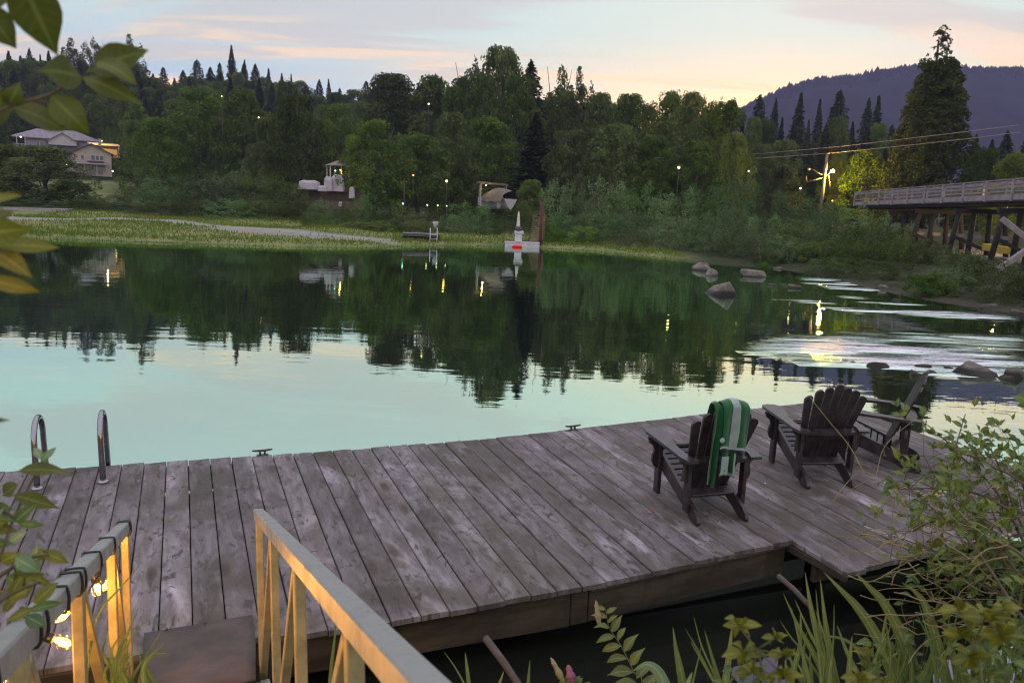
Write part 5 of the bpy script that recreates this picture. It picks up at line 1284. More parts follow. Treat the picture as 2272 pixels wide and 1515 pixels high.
while x < 1690:
    plant(R_.choice(('broad', 'broad', 'con')), x, np.interp(x, [1040, 1200, 1330, 1680], [215, 235, 238, 262])+R_.uniform(-12, 20), R_.uniform(155, 172), R_.uniform(90, 130), 'dark tree filling the gaps behind the level topped row', 'dark trees behind the level topped row'); x += R_.uniform(34, 50)
# shrubs along the far shore
gw = 'grey green willows along the far shore'; lw_ = 'grey green willow shrub in the belt along the far shore, right of the mooring pile'
for px, yt, Y, w_ in ((1240, 398, 77, 120), (1300, 412, 76, 110), (1352, 385, 76, 130), (1420, 402, 74, 140), (1500, 415, 70, 140), (1570, 402, 70, 130), (1640, 388, 66, 140), (1705, 402, 66, 120), (1765, 428, 64, 120), (1825, 432, 62, 120), (1885, 448, 62, 120), (1945, 470, 60, 110),
                      (1265, 470, 74, 110), (1340, 465, 73, 130), (1420, 468, 70, 130), (1490, 470, 67, 120), (1560, 470, 64, 130), (1630, 455, 60, 130), (1700, 470, 58, 130)): plant('willow', px, yt, Y, w_, lw_, gw)
gd_ = 'dark shrubs on the bank left of the bridge'; ld_ = 'dark shrub on the steep bank between the willows and the bridge piles'
for px, yt, Y, w_ in ((1770, 480, 56, 130), (1840, 480, 54, 130), (1910, 485, 54, 140), (1980, 490, 54, 130), (1680, 505, 56, 110), (1745, 520, 54, 110), (1820, 530, 52, 120), (1890, 530, 50, 130), (1960, 530, 49, 120), (2025, 520, 50, 120), (2080, 540, 50, 110), (1790, 560, 54, 90), (1870, 565, 49, 100), (1940, 575, 47, 100), (2000, 580, 46, 90), (1620, 530, 58, 90), (1880, 582, 44, 110), (1950, 588, 42, 110), (2005, 602, 40, 90), (1830, 572, 47, 100), (1770, 575, 52, 80), (1710, 565, 53.5, 90), (2120, 590, 37, 100)): plant('dark' if R_.random() < .75 else 'willow', px, yt, Y, w_, ld_, gd_)
T('dark', 2205, 566, 33.5, 165, 'large dark shrub over the flat boulder at the right'); T('dark', 2262, 590, 31.5, 120, 'dark shrub at the right edge above the brown boulder'); T('dark', 2140, 545, 38, 110, 'dark green shrub at the foot of the bridge piles')
T('bright', 2050, 608, 34.5, 90, 'bright green grassy tuft at the water edge, left of the dark shrub'); T('bright', 2095, 602, 34.2, 80, 'bright green tuft beside the pinkish stone'); T('bright', 1690, 578, 50.5, 46, 'small green tuft growing on the rounded grey boulder')
gl_ = 'shrubs along the far shore at the left'; ll_ = 'dull green shrub in the hedge like belt above the far shore meadow at the left'
T('broad', 95, 325, 92, 190, 'large rounded dark bush left of the cream house, nearest the shore'); T('broad', 12, 322, 96, 130, 'rounded dark bush at the left edge of the far bank'); T('broad', 160, 402, 90, 100, 'low rounded bush below the cream house')
for px, yt, Y, w_ in ((245, 432, 88, 110), (310, 412, 90, 130), (370, 388, 90, 140), (440, 375, 90, 150), (510, 370, 89, 160), (575, 376, 88, 150), (635, 398, 89, 120), (200, 440, 84, 120), (275, 445, 84, 120), (350, 440, 83, 130), (430, 440, 83, 140), (510, 440, 82, 140), (590, 440, 83, 130), (660, 450, 85, 110), (20, 440, 86, 120), (100, 445, 85, 130), (690, 440, 92, 70)): plant(R_.choice(('dark', 'willow', 'dark')), px, yt, Y, w_, ll_, gl_)
T('willow', 712, 438, 84, 64, 'pale green shrub in front of the left end of the retaining wall'); T('dark', 772, 446, 84, 56, 'dark shrub in front of the right end of the retaining wall')
T('willow', 805, 425, 80, 66, 'pale grey green shrub right of the retaining wall'); T('willow', 738, 478, 76, 60, 'pale green sprouting shrub below the retaining wall')
gc_ = 'low shrubs on the middle of the far shore'; lc_ = 'low green shrub on the bank between the swim float and the gazebo terrace'
for px, yt, Y, w_, k in ((705, 462, 76, 90, 'dark'), (770, 470, 76, 90, 'dark'), (850, 468, 80, 110, 'dark'), (910, 466, 80, 110, 'dark'), (965, 472, 80, 90, 'dark'), (800, 492, 74, 110, 'bright'), (860, 496, 75, 110, 'bright'), (920, 492, 76, 90, 'dark')): plant(k, px, yt, Y, w_, lc_, gc_)
T('willow', 1045, 445, 79, 140, 'large green shrub between the swim float and the boat shelter'); T('dark', 1090, 468, 77, 80, 'dark shrub just left of the white landing float'); T('dark', 1170, 452, 84, 70, 'dark shrub behind the paddleboard'); T('bright', 1232, 492, 73, 70, 'bright green shrub right of the rusty mooring pile'); T('bright', 1300, 500, 71, 90, 'low bright green shrub second right of the mooring pile')
T('dark', 1140, 440, 92, 90, 'dark shrub above the covered boat'); T('broad', 1180, 400, 96, 90, 'dark bushy tree between the boat shelter and the mooring pile')
# meadow and shore grass that nobody could count
n = 110000; gx_ = RNG.uniform(-46, 20, n); gy_ = RNG.uniform(33, 92, n); dd = sdist(gx_, gy_)
keep = (dd > .15) & (wildness(gx_, gy_, dd) < .5) & (dd < 30) & (RNG.random(n) < np.where(dd < 3.5, 1.0, .6))
pd1 = np.minimum(polydist(gx_, gy_, PATH1)/2.0, polydist(gx_, gy_, PATH2)/1.2); keep &= pd1 > .8
gx_, gy_, dd = gx_[keep], gy_[keep], dd[keep]; n = len(gx_); hz = terr(gx_, gy_)
h_ = RNG.uniform(.07, .21, n)*(1+.9*vnoise(gx_, gy_, 3, 3))*np.where(dd < 1, .55, 1); a_ = RNG.uniform(0, 6.283, n); w_ = RNG.uniform(.035, .07, n)
Bs = np.stack([gx_, gy_, hz-.03], -1); dv_ = np.stack([np.cos(a_)*w_, np.sin(a_)*w_, 0*w_], -1); ln = np.stack([RNG.normal(0, .25, n)*h_, RNG.normal(0, .25, n)*h_, h_], -1)
tag(link(bpy.data.objects.new('shore_grass', tri_mesh('shore_grass', np.stack([Bs-dv_, Bs+dv_, Bs+ln], 1), foliage('meadow_grass', (.105, .14, .038), (.175, .205, .066), trans=.2)))), kind='stuff')
# ------------------------------------------------------------------ plants on the near bank
def near_leaf(name, dark, light, trans=.35, rough=.5):
    m, nt = new_mat(name); isl = nt.n('NewGeometry').outputs['Random Per Island']; tc = nt.n('TexCoord').outputs['Object']
    nz = nt.noise(tc, 14, 4, .6); n2 = nt.noise(tc, 90, 3, .6)
    c = nt.mix(nt.math('ADD', nt.math('MULTIPLY', isl, .6), nt.math('MULTIPLY', nt.rampv(nz, .35, .65), .4)), dark, light)
    c = nt.mix(nt.math('MULTIPLY', nt.rampv(n2, .60, .72), .35), c, tuple(q*.55 for q in dark))
    rib = nt.n('Attribute', attribute_name='rib').outputs['Fac']; al = nt.n('Attribute', attribute_name='along').outputs['Fac']
    vein = nt.math('SINE', nt.math('ADD', nt.math('MULTIPLY', al, 48.0), nt.math('MULTIPLY', rib, 9.0)))
    c = nt.mix(nt.math('MULTIPLY', nt.rampv(vein, .75, 1.0), .30), c, tuple(min(1, q*1.5) for q in light))
    c = nt.mix(nt.math('MULTIPLY', nt.rampv(rib, .84, .97), .55), c, tuple(min(1, q*1.8+.02) for q in light))
    c = nt.mix(nt.math('MULTIPLY', nt.rampv(nt.math('ADD', nt.math('SUBTRACT', 1.0, rib), nt.math('MULTIPLY', nz, .6)), 1.18, 1.35), .6), c, (.13, .075, .02))
    d = principled(nt, color=c, rough=rough, spec=.35, normal=bump(nt, nt.math('SUBTRACT', n2, nt.math('MULTIPLY', vein, .25)), .25, .002)); t = nt.n('BsdfTranslucent', {0: c}).outputs[0]
    finish(nt, nt.n('MixShader', {0: trans, 1: d, 2: t}).outputs[0]); return m
L_OLIVE = near_leaf('olive_leaf', (.040, .058, .008), (.085, .105, .014)); L_YEL = near_leaf('yellow_green_leaf', (.10, .115, .014), (.20, .20, .022))
L_GRN = near_leaf('mid_green_leaf', (.045, .085, .018), (.13, .19, .04)); L_IRIS = near_leaf('iris_blade', (.070, .11, .022), (.19, .22, .05)); L_PALE = near_leaf('pale_green_leaf', (.10, .16, .07), (.17, .24, .11))
STEM = simple('brown_twig', (.085, .062, .034), .8, scale=30, var=.35, bmp=.3, bdist=.001); GSTEM = simple('green_stem', (.09, .10, .035), .7, scale=30)
TAN = simple('dry_tan_twig', (.20, .16, .075), .8, scale=30, var=.3)
PR_ = random.Random(77)
def pxp(l, d0, d1=None):
    """pixel polyline at distances running from d0 to d1 -> 3-D points"""
    n_ = len(l); d1 = d0 if d1 is None else d1
    return [atd(p[0], p[1], d0+(d1-d0)*i/max(1, n_-1)) for i, p in enumerate(l)]
def smooth_path(P, k=4):
    P = [np.array(p, float) for p in P]; Q = []
    for i in range(len(P)-1):
        a, b, c, d = P[max(i-1, 0)], P[i], P[i+1], P[min(i+2, len(P)-1)]
        for j in range(k):
            t = j/k; Q.append(.5*((2*b)+(-a+c)*t+(2*a-5*b+4*c-d)*t*t+(-a+3*b-3*c+d)*t**3))
    return Q+[P[-1]]
def to_ground(P, dx=0, dy=0):
    return np.array([P[0]+dx, P[1]+dy, tz(P[0]+dx, P[1]+dy)-.05])
def towards(P, j=.5):
    v = CAM-np.array(P); v = v/np.linalg.norm(v); return v+np.array([PR_.uniform(-j, j), PR_.uniform(-j, j), PR_.uniform(-j, j)+.25])
def branch(name, label, cat, stems, leaves, mats, r=.004, dist=1.1):
    """stems: pixel polylines with distance; leaves: (base px, tip px, width px, dist offset, material index)"""
    root = empty(name, None, stems[0][0], 0, label, cat); inv_ = Vector(stems[0][0])
    q = MB()
    for s in stems: sp = smooth_path(s); q.tube([V(p)-inv_ for p in sp], [r*(1-.6*i/len(sp)) for i in range(len(sp))], 7)
    q.build('stem', STEM, root)
    q = MB()
    for (b, t, w_, dd, mi) in leaves:
        A_, B_ = atd(b[0], b[1], dist+dd), atd(t[0], t[1], dist+dd*1.0+PR_.uniform(-.03, .03))
        q.leaf(V(A_)-inv_, V(B_)-inv_, w_/FPX*dist, towards(A_, .35), PR_.uniform(.04, .14), PR_.uniform(.05, .3), mi, 8)
    q.build('foliage', mats, root); return root
D1 = 1.12
base_l = np.array([-1.15, .75, 1.25])
branch('leafy_branch', 'dark olive leaves hanging into the top left corner against the sky', 'branch',
       [[base_l+np.array([0, 0, .6]), atd(-160, -60, 1.1), atd(-60, -70, 1.08), atd(60, -60, D1)], [atd(-60, -70, 1.08), atd(-30, 0, D1)]],
       [((40, -55), (127, 122), 84, 0, 0), ((-45, 15), (36, 108), 60, .02, 0), ((0, -60), (-20, 40), 50, .05, 0)], [L_OLIVE, L_YEL], .0035, D1)
branch('leafy_branch', 'spray of broad olive green leaves at upper left, in front of the houses', 'branch',
       [[base_l, atd(-200, 420, 1.05), atd(-70, 290, 1.09), atd(25, 235, D1), atd(105, 212, D1), atd(182, 172, D1)], [atd(25, 235, D1), atd(10, 205, D1)]],
       [((180, 170), (84, 158), 64, 0, 0), ((205, 158), (330, 112), 62, .01, 0), ((215, 138), (305, 190), 46, -.02, 1), ((184, 172), (316, 232), 40, .02, 1), ((112, 214), (199, 298), 58, 0, 1), ((28, 238), (142, 292), 56, .03, 0), ((16, 236), (44, 182), 32, 0, 1), ((4, 238), (-12, 190), 30, 0, 1), ((30, 240), (-60, 262), 50, .03, 0)], [L_OLIVE, near_leaf('olive_green_leaf', (.055, .080, .009), (.11, .125, .016))], .0035, D1)
branch('leafy_branch', 'yellow green leaves poking in from the left edge above the waterline', 'branch',
       [[base_l-np.array([0, 0, .1]), atd(-220, 650, 1.0), atd(-100, 590, 1.05), atd(-10, 548, 1.06)], [atd(-100, 590, 1.05), atd(-40, 470, 1.06)], [atd(-100, 590, 1.05), atd(-30, 620, 1.06)]],
       [((-55, 470), (50, 433), 30, 0, 1), ((-45, 500), (30, 470), 46, .02, 0), ((-50, 520), (73, 506), 58, 0, 1), ((-10, 545), (133, 550), 34, 0, 1), ((-8, 560), (72, 616), 40, .01, 2), ((-30, 620), (89, 648), 32, 0, 2), ((-40, 560), (20, 585), 40, .02, 0), ((-40, 930), (23, 932), 16, .06, 0)], [L_OLIVE, L_YEL, near_leaf('golden_leaf', (.15, .13, .012), (.24, .19, .02))], .003, 1.06)
lv = [((40, 1045), (170, 1056), 30, 0, 0), ((30, 1098), (133, 1128), 30, 0, 0), ((92, 1020), (75, 992), 16, 0, 3), ((92, 1022), (125, 992), 14, 0, 3), ((90, 1020), (104, 1030), 20, .01, 3), ((40, 1075), (5, 1100), 30, 0, 0), ((-20, 1118), (30, 1130), 16, 0, 2), ((-20, 1150), (34, 1155), 22, 0, 2), ((-30, 1165), (42, 1178), 26, .02, 1), ((-30, 1210), (30, 1205), 24, 0, 2)]
for i in range(34):
    by = PR_.uniform(1150, 1400); bx = PR_.uniform(-70, 40 if by < 1260 else 75); a = PR_.uniform(-2.2, .9); L = PR_.uniform(36, 85)
    lv.append(((bx, by), (bx+L*math.cos(a), by+L*math.sin(a)), PR_.uniform(16, 30), PR_.uniform(-.12, .25), PR_.choice((2, 2, 3, 0, 1))))
lv += [((95, 1225), (152, 1248), 24, 0, 1), ((70, 1280), (112, 1296), 18, 0, 1), ((100, 1240), (88, 1215), 20, 0, 1), ((60, 1310), (20, 1330), 26, 0, 1)]
branch('leafy_shrub', 'tangled green leaves at the lower left beside the swim ladder and lit handrail', 'shrub',
       [[np.array([-1.5, 1.1, tz(-1.5, 1.1)]), atd(-120, 1500, 1.75), atd(-20, 1290, 1.8), atd(30, 1150, 1.82), atd(92, 1025, 1.85)], [atd(-20, 1290, 1.8), atd(60, 1240, 1.8), atd(110, 1230, 1.8)], [atd(-60, 1380, 1.78), atd(20, 1320, 1.8), atd(90, 1290, 1.8)], [atd(30, 1150, 1.82), atd(-20, 1110, 1.8)]], lv, [L_OLIVE, L_YEL, L_GRN, L_PALE], .0045, 1.82)

def iris(name, label, cat, blades, mat, dist, group=None):
    """clump of blades given by pixel polylines tip -> base; every blade is carried on down to the bank"""
    b0 = atd(*blades[0][0][-1], dist); g = to_ground(b0); root = empty(name, None, g, 0, label, cat, group); o_ = V(g)
    q = MB()
    for pts, wpx, dd in blades:
        P = [atd(x, y, dist+dd) for x, y in pts[::-1]]; base = to_ground(P[0], (g[0]-P[0][0])*.5, -.05)
        P = smooth_path(P, 6); path = [base*(1-f_)+np.array(P[0])*f_ for f_ in (0, .25, .5, .75)]+P; n_ = towards(P[0], .5)
        q.blade([V(p)-o_ for p in path], wpx/FPX*dist*.92, n_)
    q.build('blades', mat, root); return root
iris('iris_clump', 'tall iris blades in front of the dark gap under the dock corner', 'iris', [
    ([(1786, 1268), (1800, 1350), (1822, 1440), (1850, 1520)], 19, 0), ([(1820, 1284), (1830, 1370), (1842, 1450), (1856, 1520)], 17, .03), ([(1810, 1306), (1820, 1400), (1840, 1500)], 8, -.03), ([(1738, 1316), (1772, 1390), (1806, 1450), (1840, 1520)], 15, .05), ([(1763, 1328), (1795, 1400), (1822, 1450), (1850, 1525)], 13, -.05),
    ([(1729, 1374), (1756, 1414), (1783, 1447), (1830, 1520)], 7, .08), ([(1812, 1414), (1850, 1412), (1890, 1428), (1920, 1470), (1942, 1525)], 12, -.1), ([(1790, 1400), (1783, 1450), (1784, 1520)], 9, .1), ([(1913, 1424), (1927, 1462), (1945, 1500), (1955, 1525)], 14, -.08)], L_IRIS, 3.95)
iris('iris_clump', 'long arching iris blades below the outer dock corner', 'iris', [
    ([(1827, 1268), (1870, 1312), (1906, 1351), (1950, 1420), (1992, 1520)], 25, 0), ([(1894, 1267), (1930, 1303), (1964, 1341), (2005, 1420), (2036, 1520)], 27, .05), ([(1974, 1322), (1962, 1390), (1950, 1460), (1942, 1525)], 11, -.1), ([(1960, 1330), (1985, 1400), (2005, 1470), (2012, 1525)], 16, .1), ([(2060, 1480), (2040, 1500), (2020, 1525)], 9, -.1), ([(1940, 1490), (1965, 1465), (1995, 1446)], 5, -.15)], L_IRIS, 3.85)
iris('iris_clump', 'arching brown tipped blade and its neighbours left of the twiggy bush', 'iris', [
    ([(2000, 1291), (2030, 1312), (2052, 1341), (2075, 1410), (2104, 1525)], 20, 0), ([(2090, 1355), (2100, 1400), (2116, 1460), (2130, 1525)], 16, .1), ([(2258, 1324), (2232, 1360), (2203, 1402), (2180, 1440), (2160, 1525)], 12, -.1), ([(2162, 1422), (2140, 1445), (2125, 1480), (2118, 1525)], 8, -.15), ([(2190, 1440), (2215, 1480), (2235, 1525)], 12, .05)], L_IRIS, 3.7)
iris('iris_clump', 'short iris blades right of the flowering sprig, against dark water', 'iris', [
    ([(1493, 1390), (1500, 1440), (1508, 1480), (1516, 1525)], 21, 0), ([(1539, 1366), (1556, 1430), (1583, 1492), (1596, 1530)], 7, .05), ([(1563, 1397), (1578, 1450), (1594, 1505), (1600, 1530)], 13, 0), ([(1520, 1393), (1552, 1448), (1586, 1515)], 6, .1), ([(1532, 1422), (1560, 1470), (1592, 1525)], 7, -.05), ([(1556, 1433), (1545, 1480), (1534, 1525)], 5, -.1), ([(1624, 1390), (1618, 1450), (1608, 1525)], 18, -.1), ([(1640, 1500), (1625, 1505), (1610, 1530)], 8, 0)], L_IRIS, 3.95)
iris('broad_leaf_blade', 'single broad pale leaf bending over at the bottom edge', 'leaf blade', [([(1405, 1487), (1435, 1474), (1460, 1490), (1478, 1530)], 30, 0), ([(1536, 1490), (1528, 1510), (1520, 1535)], 16, 0)], L_PALE, 3.6)
iris('reed_clump', 'few thin reed tips at the bottom edge right of the handrail', 'reeds', [([(1032, 1446), (1036, 1480), (1042, 1530)], 12, 0), ([(1176, 1463), (1173, 1500), (1172, 1530)], 11, .05), ([(1118, 1488), (1110, 1510), (1100, 1535)], 9, 0), ([(985, 1445), (1010, 1480), (1035, 1525)], 4, .1), ([(1745, 1376), (1748, 1400), (1752, 1440)], .1, .1)][:4], L_IRIS, 3.9)
iris('reed_leaf', 'dark green blade standing behind the middle posts of the right handrail', 'leaf blade', [([(746, 1376), (742, 1420), (736, 1470), (732, 1520)], 9, 0)], L_GRN, 4.25)
gb = []
for i in range(18):
    bx = PR_.uniform(250, 345); by = PR_.uniform(1500, 1560); tx = bx+PR_.uniform(-40, 60); ty = PR_.uniform(1360, 1490)
    gb.append(([(tx, ty), ((tx+bx)/2-PR_.uniform(5, 30), (ty*1.15+by*.85)/2), (bx, by)], PR_.uniform(5, 11), PR_.uniform(-.3, .15)))
gb += [([(318, 1246), (270, 1300), (215, 1372), (190, 1520)], 5, 0), ([(376, 1450), (340, 1450), (312, 1472), (285, 1520)], 7, -.05), ([(342, 1366), (305, 1395), (280, 1440), (262, 1520)], 6, 0), ([(308, 1345), (285, 1400), (262, 1450), (250, 1520)], 8, -.1)]
iris('grass_tuft', 'long grass blades growing through the lit left railing', 'grass tuft', gb, L_GRN, 3.25)
# sprig of spiraea with flower spikes
def sprig(label, stem_px, dist, leaf_px, mat, spike=None, seed=0, up=1.0, spcol=None):
    r_ = random.Random(seed); P = pxp(stem_px, dist, dist); g = to_ground(P[0]); root = empty('spiraea_sprig', None, g, 0, label, 'sprig'); o_ = V(g)
    path = smooth_path([g]+P, 6); q = MB(); q.tube([V(p)-o_ for p in path], [.0035*(1-.7*i/len(path)) for i in range(len(path))], 6); q.build('stem', GSTEM, root)
    q = MB(); k = smooth_path(P, 8); n_ = len(k)
    for i in range(2, n_, 2):
        f = i/n_; t = k[min(i+1, n_-1)]-k[i-1]; t = t/np.linalg.norm(t); s_ = 1 if (i//2) % 2 else -1
        a = r_.uniform(-.4, .4); side = np.cross(t, CAM-k[i]); side /= np.linalg.norm(side)
        L = leaf_px*(1-.55*f)*r_.uniform(.8, 1.15)/FPX*dist; d = side*s_*.9+t*.45+np.array([0, 0, -.18+a*.3])+(CAM-k[i])/dist*a
        d = d/np.linalg.norm(d); q.leaf(V(k[i])-o_, V(k[i]+d*L)-o_, L*.42, towards(k[i], .4)+np.array([0, 0, .6]), r_.uniform(.08, .2), .3, 0, 6)
    q.build('foliage', mat, root)
    if spike:
        a, b, w_ = spike; A_, B_ = atd(*a, dist), atd(*b, dist); q = MB(); n_ = 10
        q.tube([V(A_+(B_-A_)*i/n_+np.array([.001*math.sin(i*3), 0, 0]))-o_ for i in range(n_+1)], [w_/FPX*dist*.5*(math.sin(math.pi*min(1, .18+.8*i/n_))**.7)*(1+.18*math.sin(i*5)) for i in range(n_+1)], 10); q.build('flower_spike', spcol or TAN, root)
    return root
sprig('leafy spiraea sprig with a brown flower spike against the dark dock fascia', [(1425, 1540), (1406, 1490), (1378, 1432), (1352, 1392), (1344, 1352)], 3.8, 58, L_PALE if False else near_leaf('spiraea_leaf', (.075, .105, .022), (.17, .20, .055)), ((1330, 1388), (1322, 1331), 13), 3)
PINK = simple('faded_pink_blossom', (.22, .075, .11), .9, scale=200, var=.5, bmp=.6, bdist=.003)
gb2 = []
for i in range(46):
    bx = PR_.uniform(1730, 2250); by = 1525; ln_ = PR_.uniform(50, 190); tx = bx+PR_.uniform(-.5, .35)*ln_; ty = by-ln_
    gb2.append(([(tx, ty), (bx*.45+tx*.55+PR_.uniform(-6, 14), by-ln_*.52), (bx, by)], PR_.uniform(5, 14), PR_.uniform(-.25, .2)))
for k, lab in enumerate(('thin young iris and sedge blades along the bottom edge below the dock corner', 'thin sedge blades at the bottom right under the twiggy bush')):
    iris('sedge_clump', lab, 'sedge', [b for b in gb2 if (b[0][-1][0] < 1990) == (k == 0)], L_IRIS if k == 0 else L_GRN, 3.6)
sprig('small sprig with a faded pink flower spike at the bottom edge', [(1285, 1545), (1275, 1525), (1270, 1512)], 3.7, 36, L_GRN, ((1270, 1515), (1260, 1474), 18), 8, spcol=PINK)
sprig('small sprig with a yellow brown seed spike left of the pink flower', [(1262, 1545), (1256, 1522), (1250, 1505)], 3.7, 26, L_GRN, ((1252, 1515), (1222, 1458), 13), 9)
# close, out of focus yellow green shoots
def shoot(label, stem_px, dist, tufts, seed):
    r_ = random.Random(seed); P = pxp(stem_px, dist); g = to_ground(P[0]); root = empty('young_shoot', None, g, 0, label, 'shoot'); o_ = V(g)
    path = smooth_path([g]+P, 5); q = MB(); q.tube([V(p)-o_ for p in path], .0028, 6)
    for (x, y, w_) in tufts:
        T_ = atd(x, y, dist); q.tube([V(path[-1])-o_, V(T_)-o_], .0018, 5)
    q.build('stem', GSTEM, root)
    q = MB()
    for (x, y, w_) in tufts:
        for i in range(6):
            a = i*1.05+r_.uniform(-.3, .3); L = w_*r_.uniform(.42, .62)
            A_ = atd(x, y, dist); B_ = atd(x+L*math.cos(a), y+L*.55*math.sin(a)+r_.uniform(-4, 6), dist+.05*math.sin(a)*L/40)
            q.leaf(V(A_)-o_, V(B_)-o_, L*.55/FPX*dist, np.array([r_.uniform(-.3, .3), -.5, 1]), .08, .25, 0, 5)
    q.build('foliage', L_YEL, root)
shoot('blurred yellow green shoot close to the camera, right of the short iris blades', [(1720, 1620), (1700, 1520), (1680, 1440)], 1.75, [(1640, 1390, 88), (1720, 1415, 60), (1650, 1448, 96), (1740, 1452, 66), (1670, 1492, 80), (1740, 1500, 76)], 1)
shoot('blurred yellow green shoot close to the camera at the bottom right', [(2190, 1640), (2180, 1520), (2165, 1420)], 1.75, [(2125, 1352, 90), (2185, 1372, 100), (2130, 1408, 80), (2220, 1410, 110), (2150, 1460, 90), (2230, 1350, 70)], 2)
shoot('small blurred shoot at the bottom edge between the iris clumps', [(1920, 1640), (1910, 1560), (1905, 1520)], 1.8, [(1905, 1505, 80), (1960, 1518, 60)], 3)
# ---- twiggy bush at the right
r_ = random.Random(31); Dd = 3.45
paths = [[(2335, 1500), (2240, 1330), (2150, 1200), (2060, 1120), (2000, 1065)], [(2335, 1480), (2230, 1250), (2120, 1130), (2050, 1012)], [(2340, 1400), (2230, 1120), (2130, 1010), (2082, 962)], [(2350, 1350), (2260, 1150), (2200, 1000), (2150, 965)], [(2350, 1300), (2295, 1100), (2245, 985)],
         [(2340, 1450), (2180, 1290), (2080, 1225), (1985, 1190)], [(2340, 1350), (2190, 1190), (2095, 1150), (2025, 1178)], [(2340, 1260), (2220, 1120), (2110, 1085), (1992, 1085)], [(2340, 1180), (2265, 1070), (2190, 1030), (2150, 1010)], [(2350, 1420), (2250, 1260), (2180, 1180), (2130, 1165)], [(2340, 1330), (2290, 1230), (2230, 1190), (2200, 1130)], [(2345, 1250), (2300, 1150), (2268, 1060), (2262, 1010)],
         [(2335, 1440), (2200, 1310), (2120, 1290), (2060, 1330)], [(2340, 1380), (2270, 1290), (2210, 1240), (2170, 1250)], [(2340, 1450), (2250, 1390), (2180, 1360), (2110, 1300)]]
gB = np.array([2.35, 2.55, 0]); gB[2] = tz(gB[0], gB[1])
bush = empty('twiggy_bush', None, gB, 0, 'twiggy green leaved bush leaning over the right end of the dock', 'bush'); o_ = V(gB)
q = MB(); ql = MB(); tips = []
for i, p in enumerate(paths):
    d0 = Dd+r_.uniform(-.2, .5); P = smooth_path([gB]+pxp(p, d0-.1, d0+.25), 7); q.tube([V(x)-o_ for x in P], [.0075*(1-.85*j/len(P))+.0008 for j in range(len(P))], 6)
    tips.append((P, d0))
    n_ = len(P)
    for j in range(int(n_*.30), n_):
        f = j/n_
        for _ in range(1 if f < .55 else 3):
            dirv = unit(np.array([r_.gauss(0, 1), r_.gauss(0, 1), r_.gauss(.1, .8)])); tw = P[j]+dirv*r_.uniform(.02, .20)
            if r_.random() < .6: q.tube([V(P[j])-o_, V(P[j]*.5+tw*.5+np.array([0, 0, .008]))-o_, V(tw)-o_], [.0014, .0011, .0007], 4)
            for _k in range(r_.choice((1, 2, 3)) if f > .4 else 1):
                ld = unit(dirv+np.array([r_.gauss(0, .8), r_.gauss(0, .8), r_.gauss(0, .5)])); L = r_.uniform(.028, .062)
                ql.leaf(V(tw)-o_, V(tw+ld*L)-o_, L*r_.uniform(.40, .55), np.array([r_.gauss(0, .5), -.5+r_.gauss(0, .4), 1]), .1, .3, r_.choice((0, 0, 0, 1, 1, 2)), 4)
q.build('stem', STEM, bush); ql.build('foliage', [L_GRN, near_leaf('bush_leaf', (.075, .12, .022), (.19, .23, .05)), L_YEL], bush)
q = MB()
for i in range(85):
    x, y = r_.uniform(1985, 2290), r_.uniform(1130, 1420); y = max(y, 1130+(2120-x)*.25); a = r_.uniform(2.3, 3.9); L = r_.uniform(60, 190); dd = Dd+r_.uniform(-.3, .4); c_ = r_.uniform(-.8, .8)
    pts = []
    for k in range(5): f = k/4; pts.append((x+150*0+L*f*math.cos(a+c_*f), y-L*.6*f*math.sin(a+c_*f)+r_.uniform(-6, 6)))
    q.tube([V(p)-o_ for p in smooth_path(pxp(pts, dd, dd+r_.uniform(-.2, .2)), 3)], r_.uniform(.0012, .0028), 4)
q.build('dry_twigs', TAN, bush)
q = MB()
for (x, y) in ((2078, 1097), (2086, 1090), (2092, 1098), (2097, 1091), (2083, 1100), (2225, 1188), (2232, 1193), (2240, 1186), (2246, 1194)): q.lathe([(.0004, -.006), (.006, -.002), (.006, .002), (.0004, .006)], V(atd(x, y, Dd))-o_, 8)
q.build('flower_buds', simple('cream_buds', (.45, .42, .25), .8), bush)
for lab, pts, d0, d1, rr_ in (('thin bare twig arching in front of the middle chair', [(1920, 1055), (1885, 990), (1840, 935), (1797, 881)], 3.9, 4.4, .0022), ('kinked tan twig in front of the far corner chair', [(1902, 1036), (1925, 1052), (1938, 1056), (1945, 1050), (1958, 1000), (1985, 966), (2034, 928)], 3.9, 4.3, .0026),
                              ('pale straight twig low in front of the middle chair', [(1845, 1112), (1880, 1090), (1925, 1066), (1965, 1060)], 3.9, 4.0, .002), ('short slanting twig between the middle chair legs', [(1852, 1105), (1880, 1070), (1913, 1038)], 3.9, 4.1, .0018),
                              ('tall thin dark stalk rising from the right bush across the water', [(2104, 1110), (2112, 1050), (2124, 980), (2142, 918)], 3.6, 3.7, .0034), ('long drooping twig hanging over the dock corner', [(2005, 1070), (1985, 1110), (1978, 1160), (1974, 1215)], 3.6, 3.6, .002), ('second drooping twig left of the bush', [(2000, 1075), (1958, 1120), (1940, 1180), (1934, 1212)], 3.6, 3.6, .002),
                              ('twig running along the outer dock corner', [(1850, 1236), (1905, 1222), (1955, 1215), (2020, 1222)], 3.7, 3.6, .002), ('thin twig bundle crossing below the outer dock corner', [(1882, 1276), (1930, 1290), (1985, 1262), (2040, 1232)], 3.7, 3.6, .003)):
    P = [V(p) for p in smooth_path(pxp(pts, d0, d1), 5)]; q = MB(); q.tube(P, [rr_*(1-.5*i/len(P)) for i in range(len(P))], 5); q.build('bare_twig', TAN if 'dark' not in lab else STEM, None, label=lab, cat='twig')
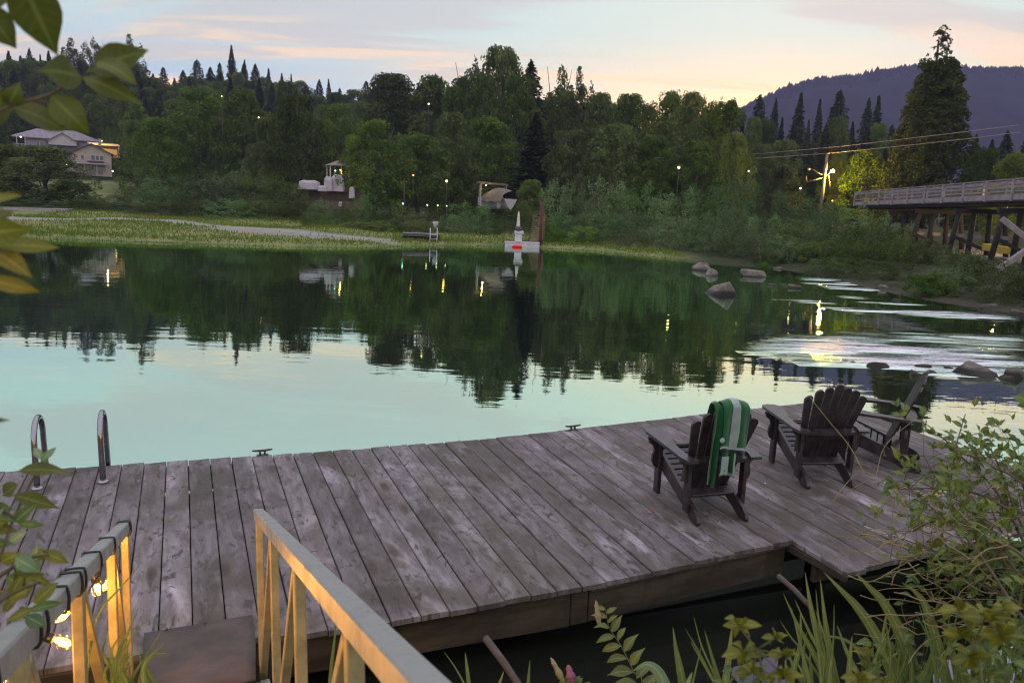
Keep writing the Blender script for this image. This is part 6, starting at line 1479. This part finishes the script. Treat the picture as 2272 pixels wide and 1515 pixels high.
branch('leaf_tip', 'single bright green leaf at the right edge over the water', 'leaf', [[atd(2330, 900, 2.2), atd(2300, 893, 2.2), atd(2285, 888, 2.2)]], [((2300, 893), (2242, 879), 26, 0, 0), ((2300, 893), (2255, 900), 18, 0, 0)], [L_GRN], .002, 2.2)
# leafy growth filling the bank at the lower right
for lab, cx_, cy_, rx_, ry_, nl, dd, sd in (('leafy green plant at the bottom right below the twiggy bush', 2170, 1450, 110, 60, 150, 3.1, 4), ('leafy green plant hugging the right edge under the bush', 2262, 1370, 60, 90, 130, 3.2, 5), ('small leafy plant between the arching iris blades', 1925, 1462, 42, 40, 46, 3.4, 6), ('pale leafy plant behind the long arching iris blades', 2030, 1420, 46, 60, 50, 3.9, 7), ('leafy plant at the bottom edge right of the short iris blades', 1655, 1500, 70, 34, 46, 3.5, 8)):
    r2 = random.Random(sd); g_ = to_ground(atd(cx_, cy_+60, dd)); root = empty('leafy_plant', None, g_, 0, lab, 'plant'); o2 = V(g_); qs, qf = MB(), MB()
    for i in range(9):
        e_ = atd(cx_+r2.uniform(-rx_, rx_), cy_+r2.uniform(-ry_, ry_*.3), dd+r2.uniform(-.2, .2)); P = smooth_path([g_, g_*.45+e_*.55+np.array([r2.uniform(-.04, .04), 0, .03]), e_], 6)
        qs.tube([V(p)-o2 for p in P], [.0028*(1-.7*j/len(P)) for j in range(len(P))], 5)
        for k in range(nl//9):
            b_ = P[r2.randrange(len(P)//2, len(P))]; ld = unit(np.array([r2.gauss(0, 1), r2.gauss(0, .8), r2.gauss(.25, .6)])); L = r2.uniform(.035, .075)
            qf.leaf(V(b_)-o2, V(b_+ld*L)-o2, L*r2.uniform(.4, .55), np.array([r2.gauss(0, .4), -.5, 1]), .12, .3, r2.choice((0, 0, 1, 2)), 5)
    qs.build('stem', GSTEM, root); qf.build('foliage', [L_GRN, near_leaf('plant_leaf', (.06, .10, .02), (.15, .20, .045)), L_YEL], root)
# poles bracing the dock to the bank, in the dark gap
for lab, a, b, r0 in (('grey pole running from under the dock to the bank, right of the handrail', atd(1078, 1416, 4.45), atd(1165, 1540, 4.15), .020), ('short broken pole in the dark gap under the dock corner', atd(1728, 1278, 5.7), atd(1800, 1348, 5.4), .018)):
    q = MB(); a = V(a); b = V(b); q.tube([a, a.lerp(b, .5)+Vector((0, 0, .01)), b], [r0, r0*.95, r0*.85], 10); q.build('mooring_pole', simple('weathered_pole', (.07, .052, .045), .85, scale=12, var=.35, bmp=.4), None, label=lab, cat='pole')
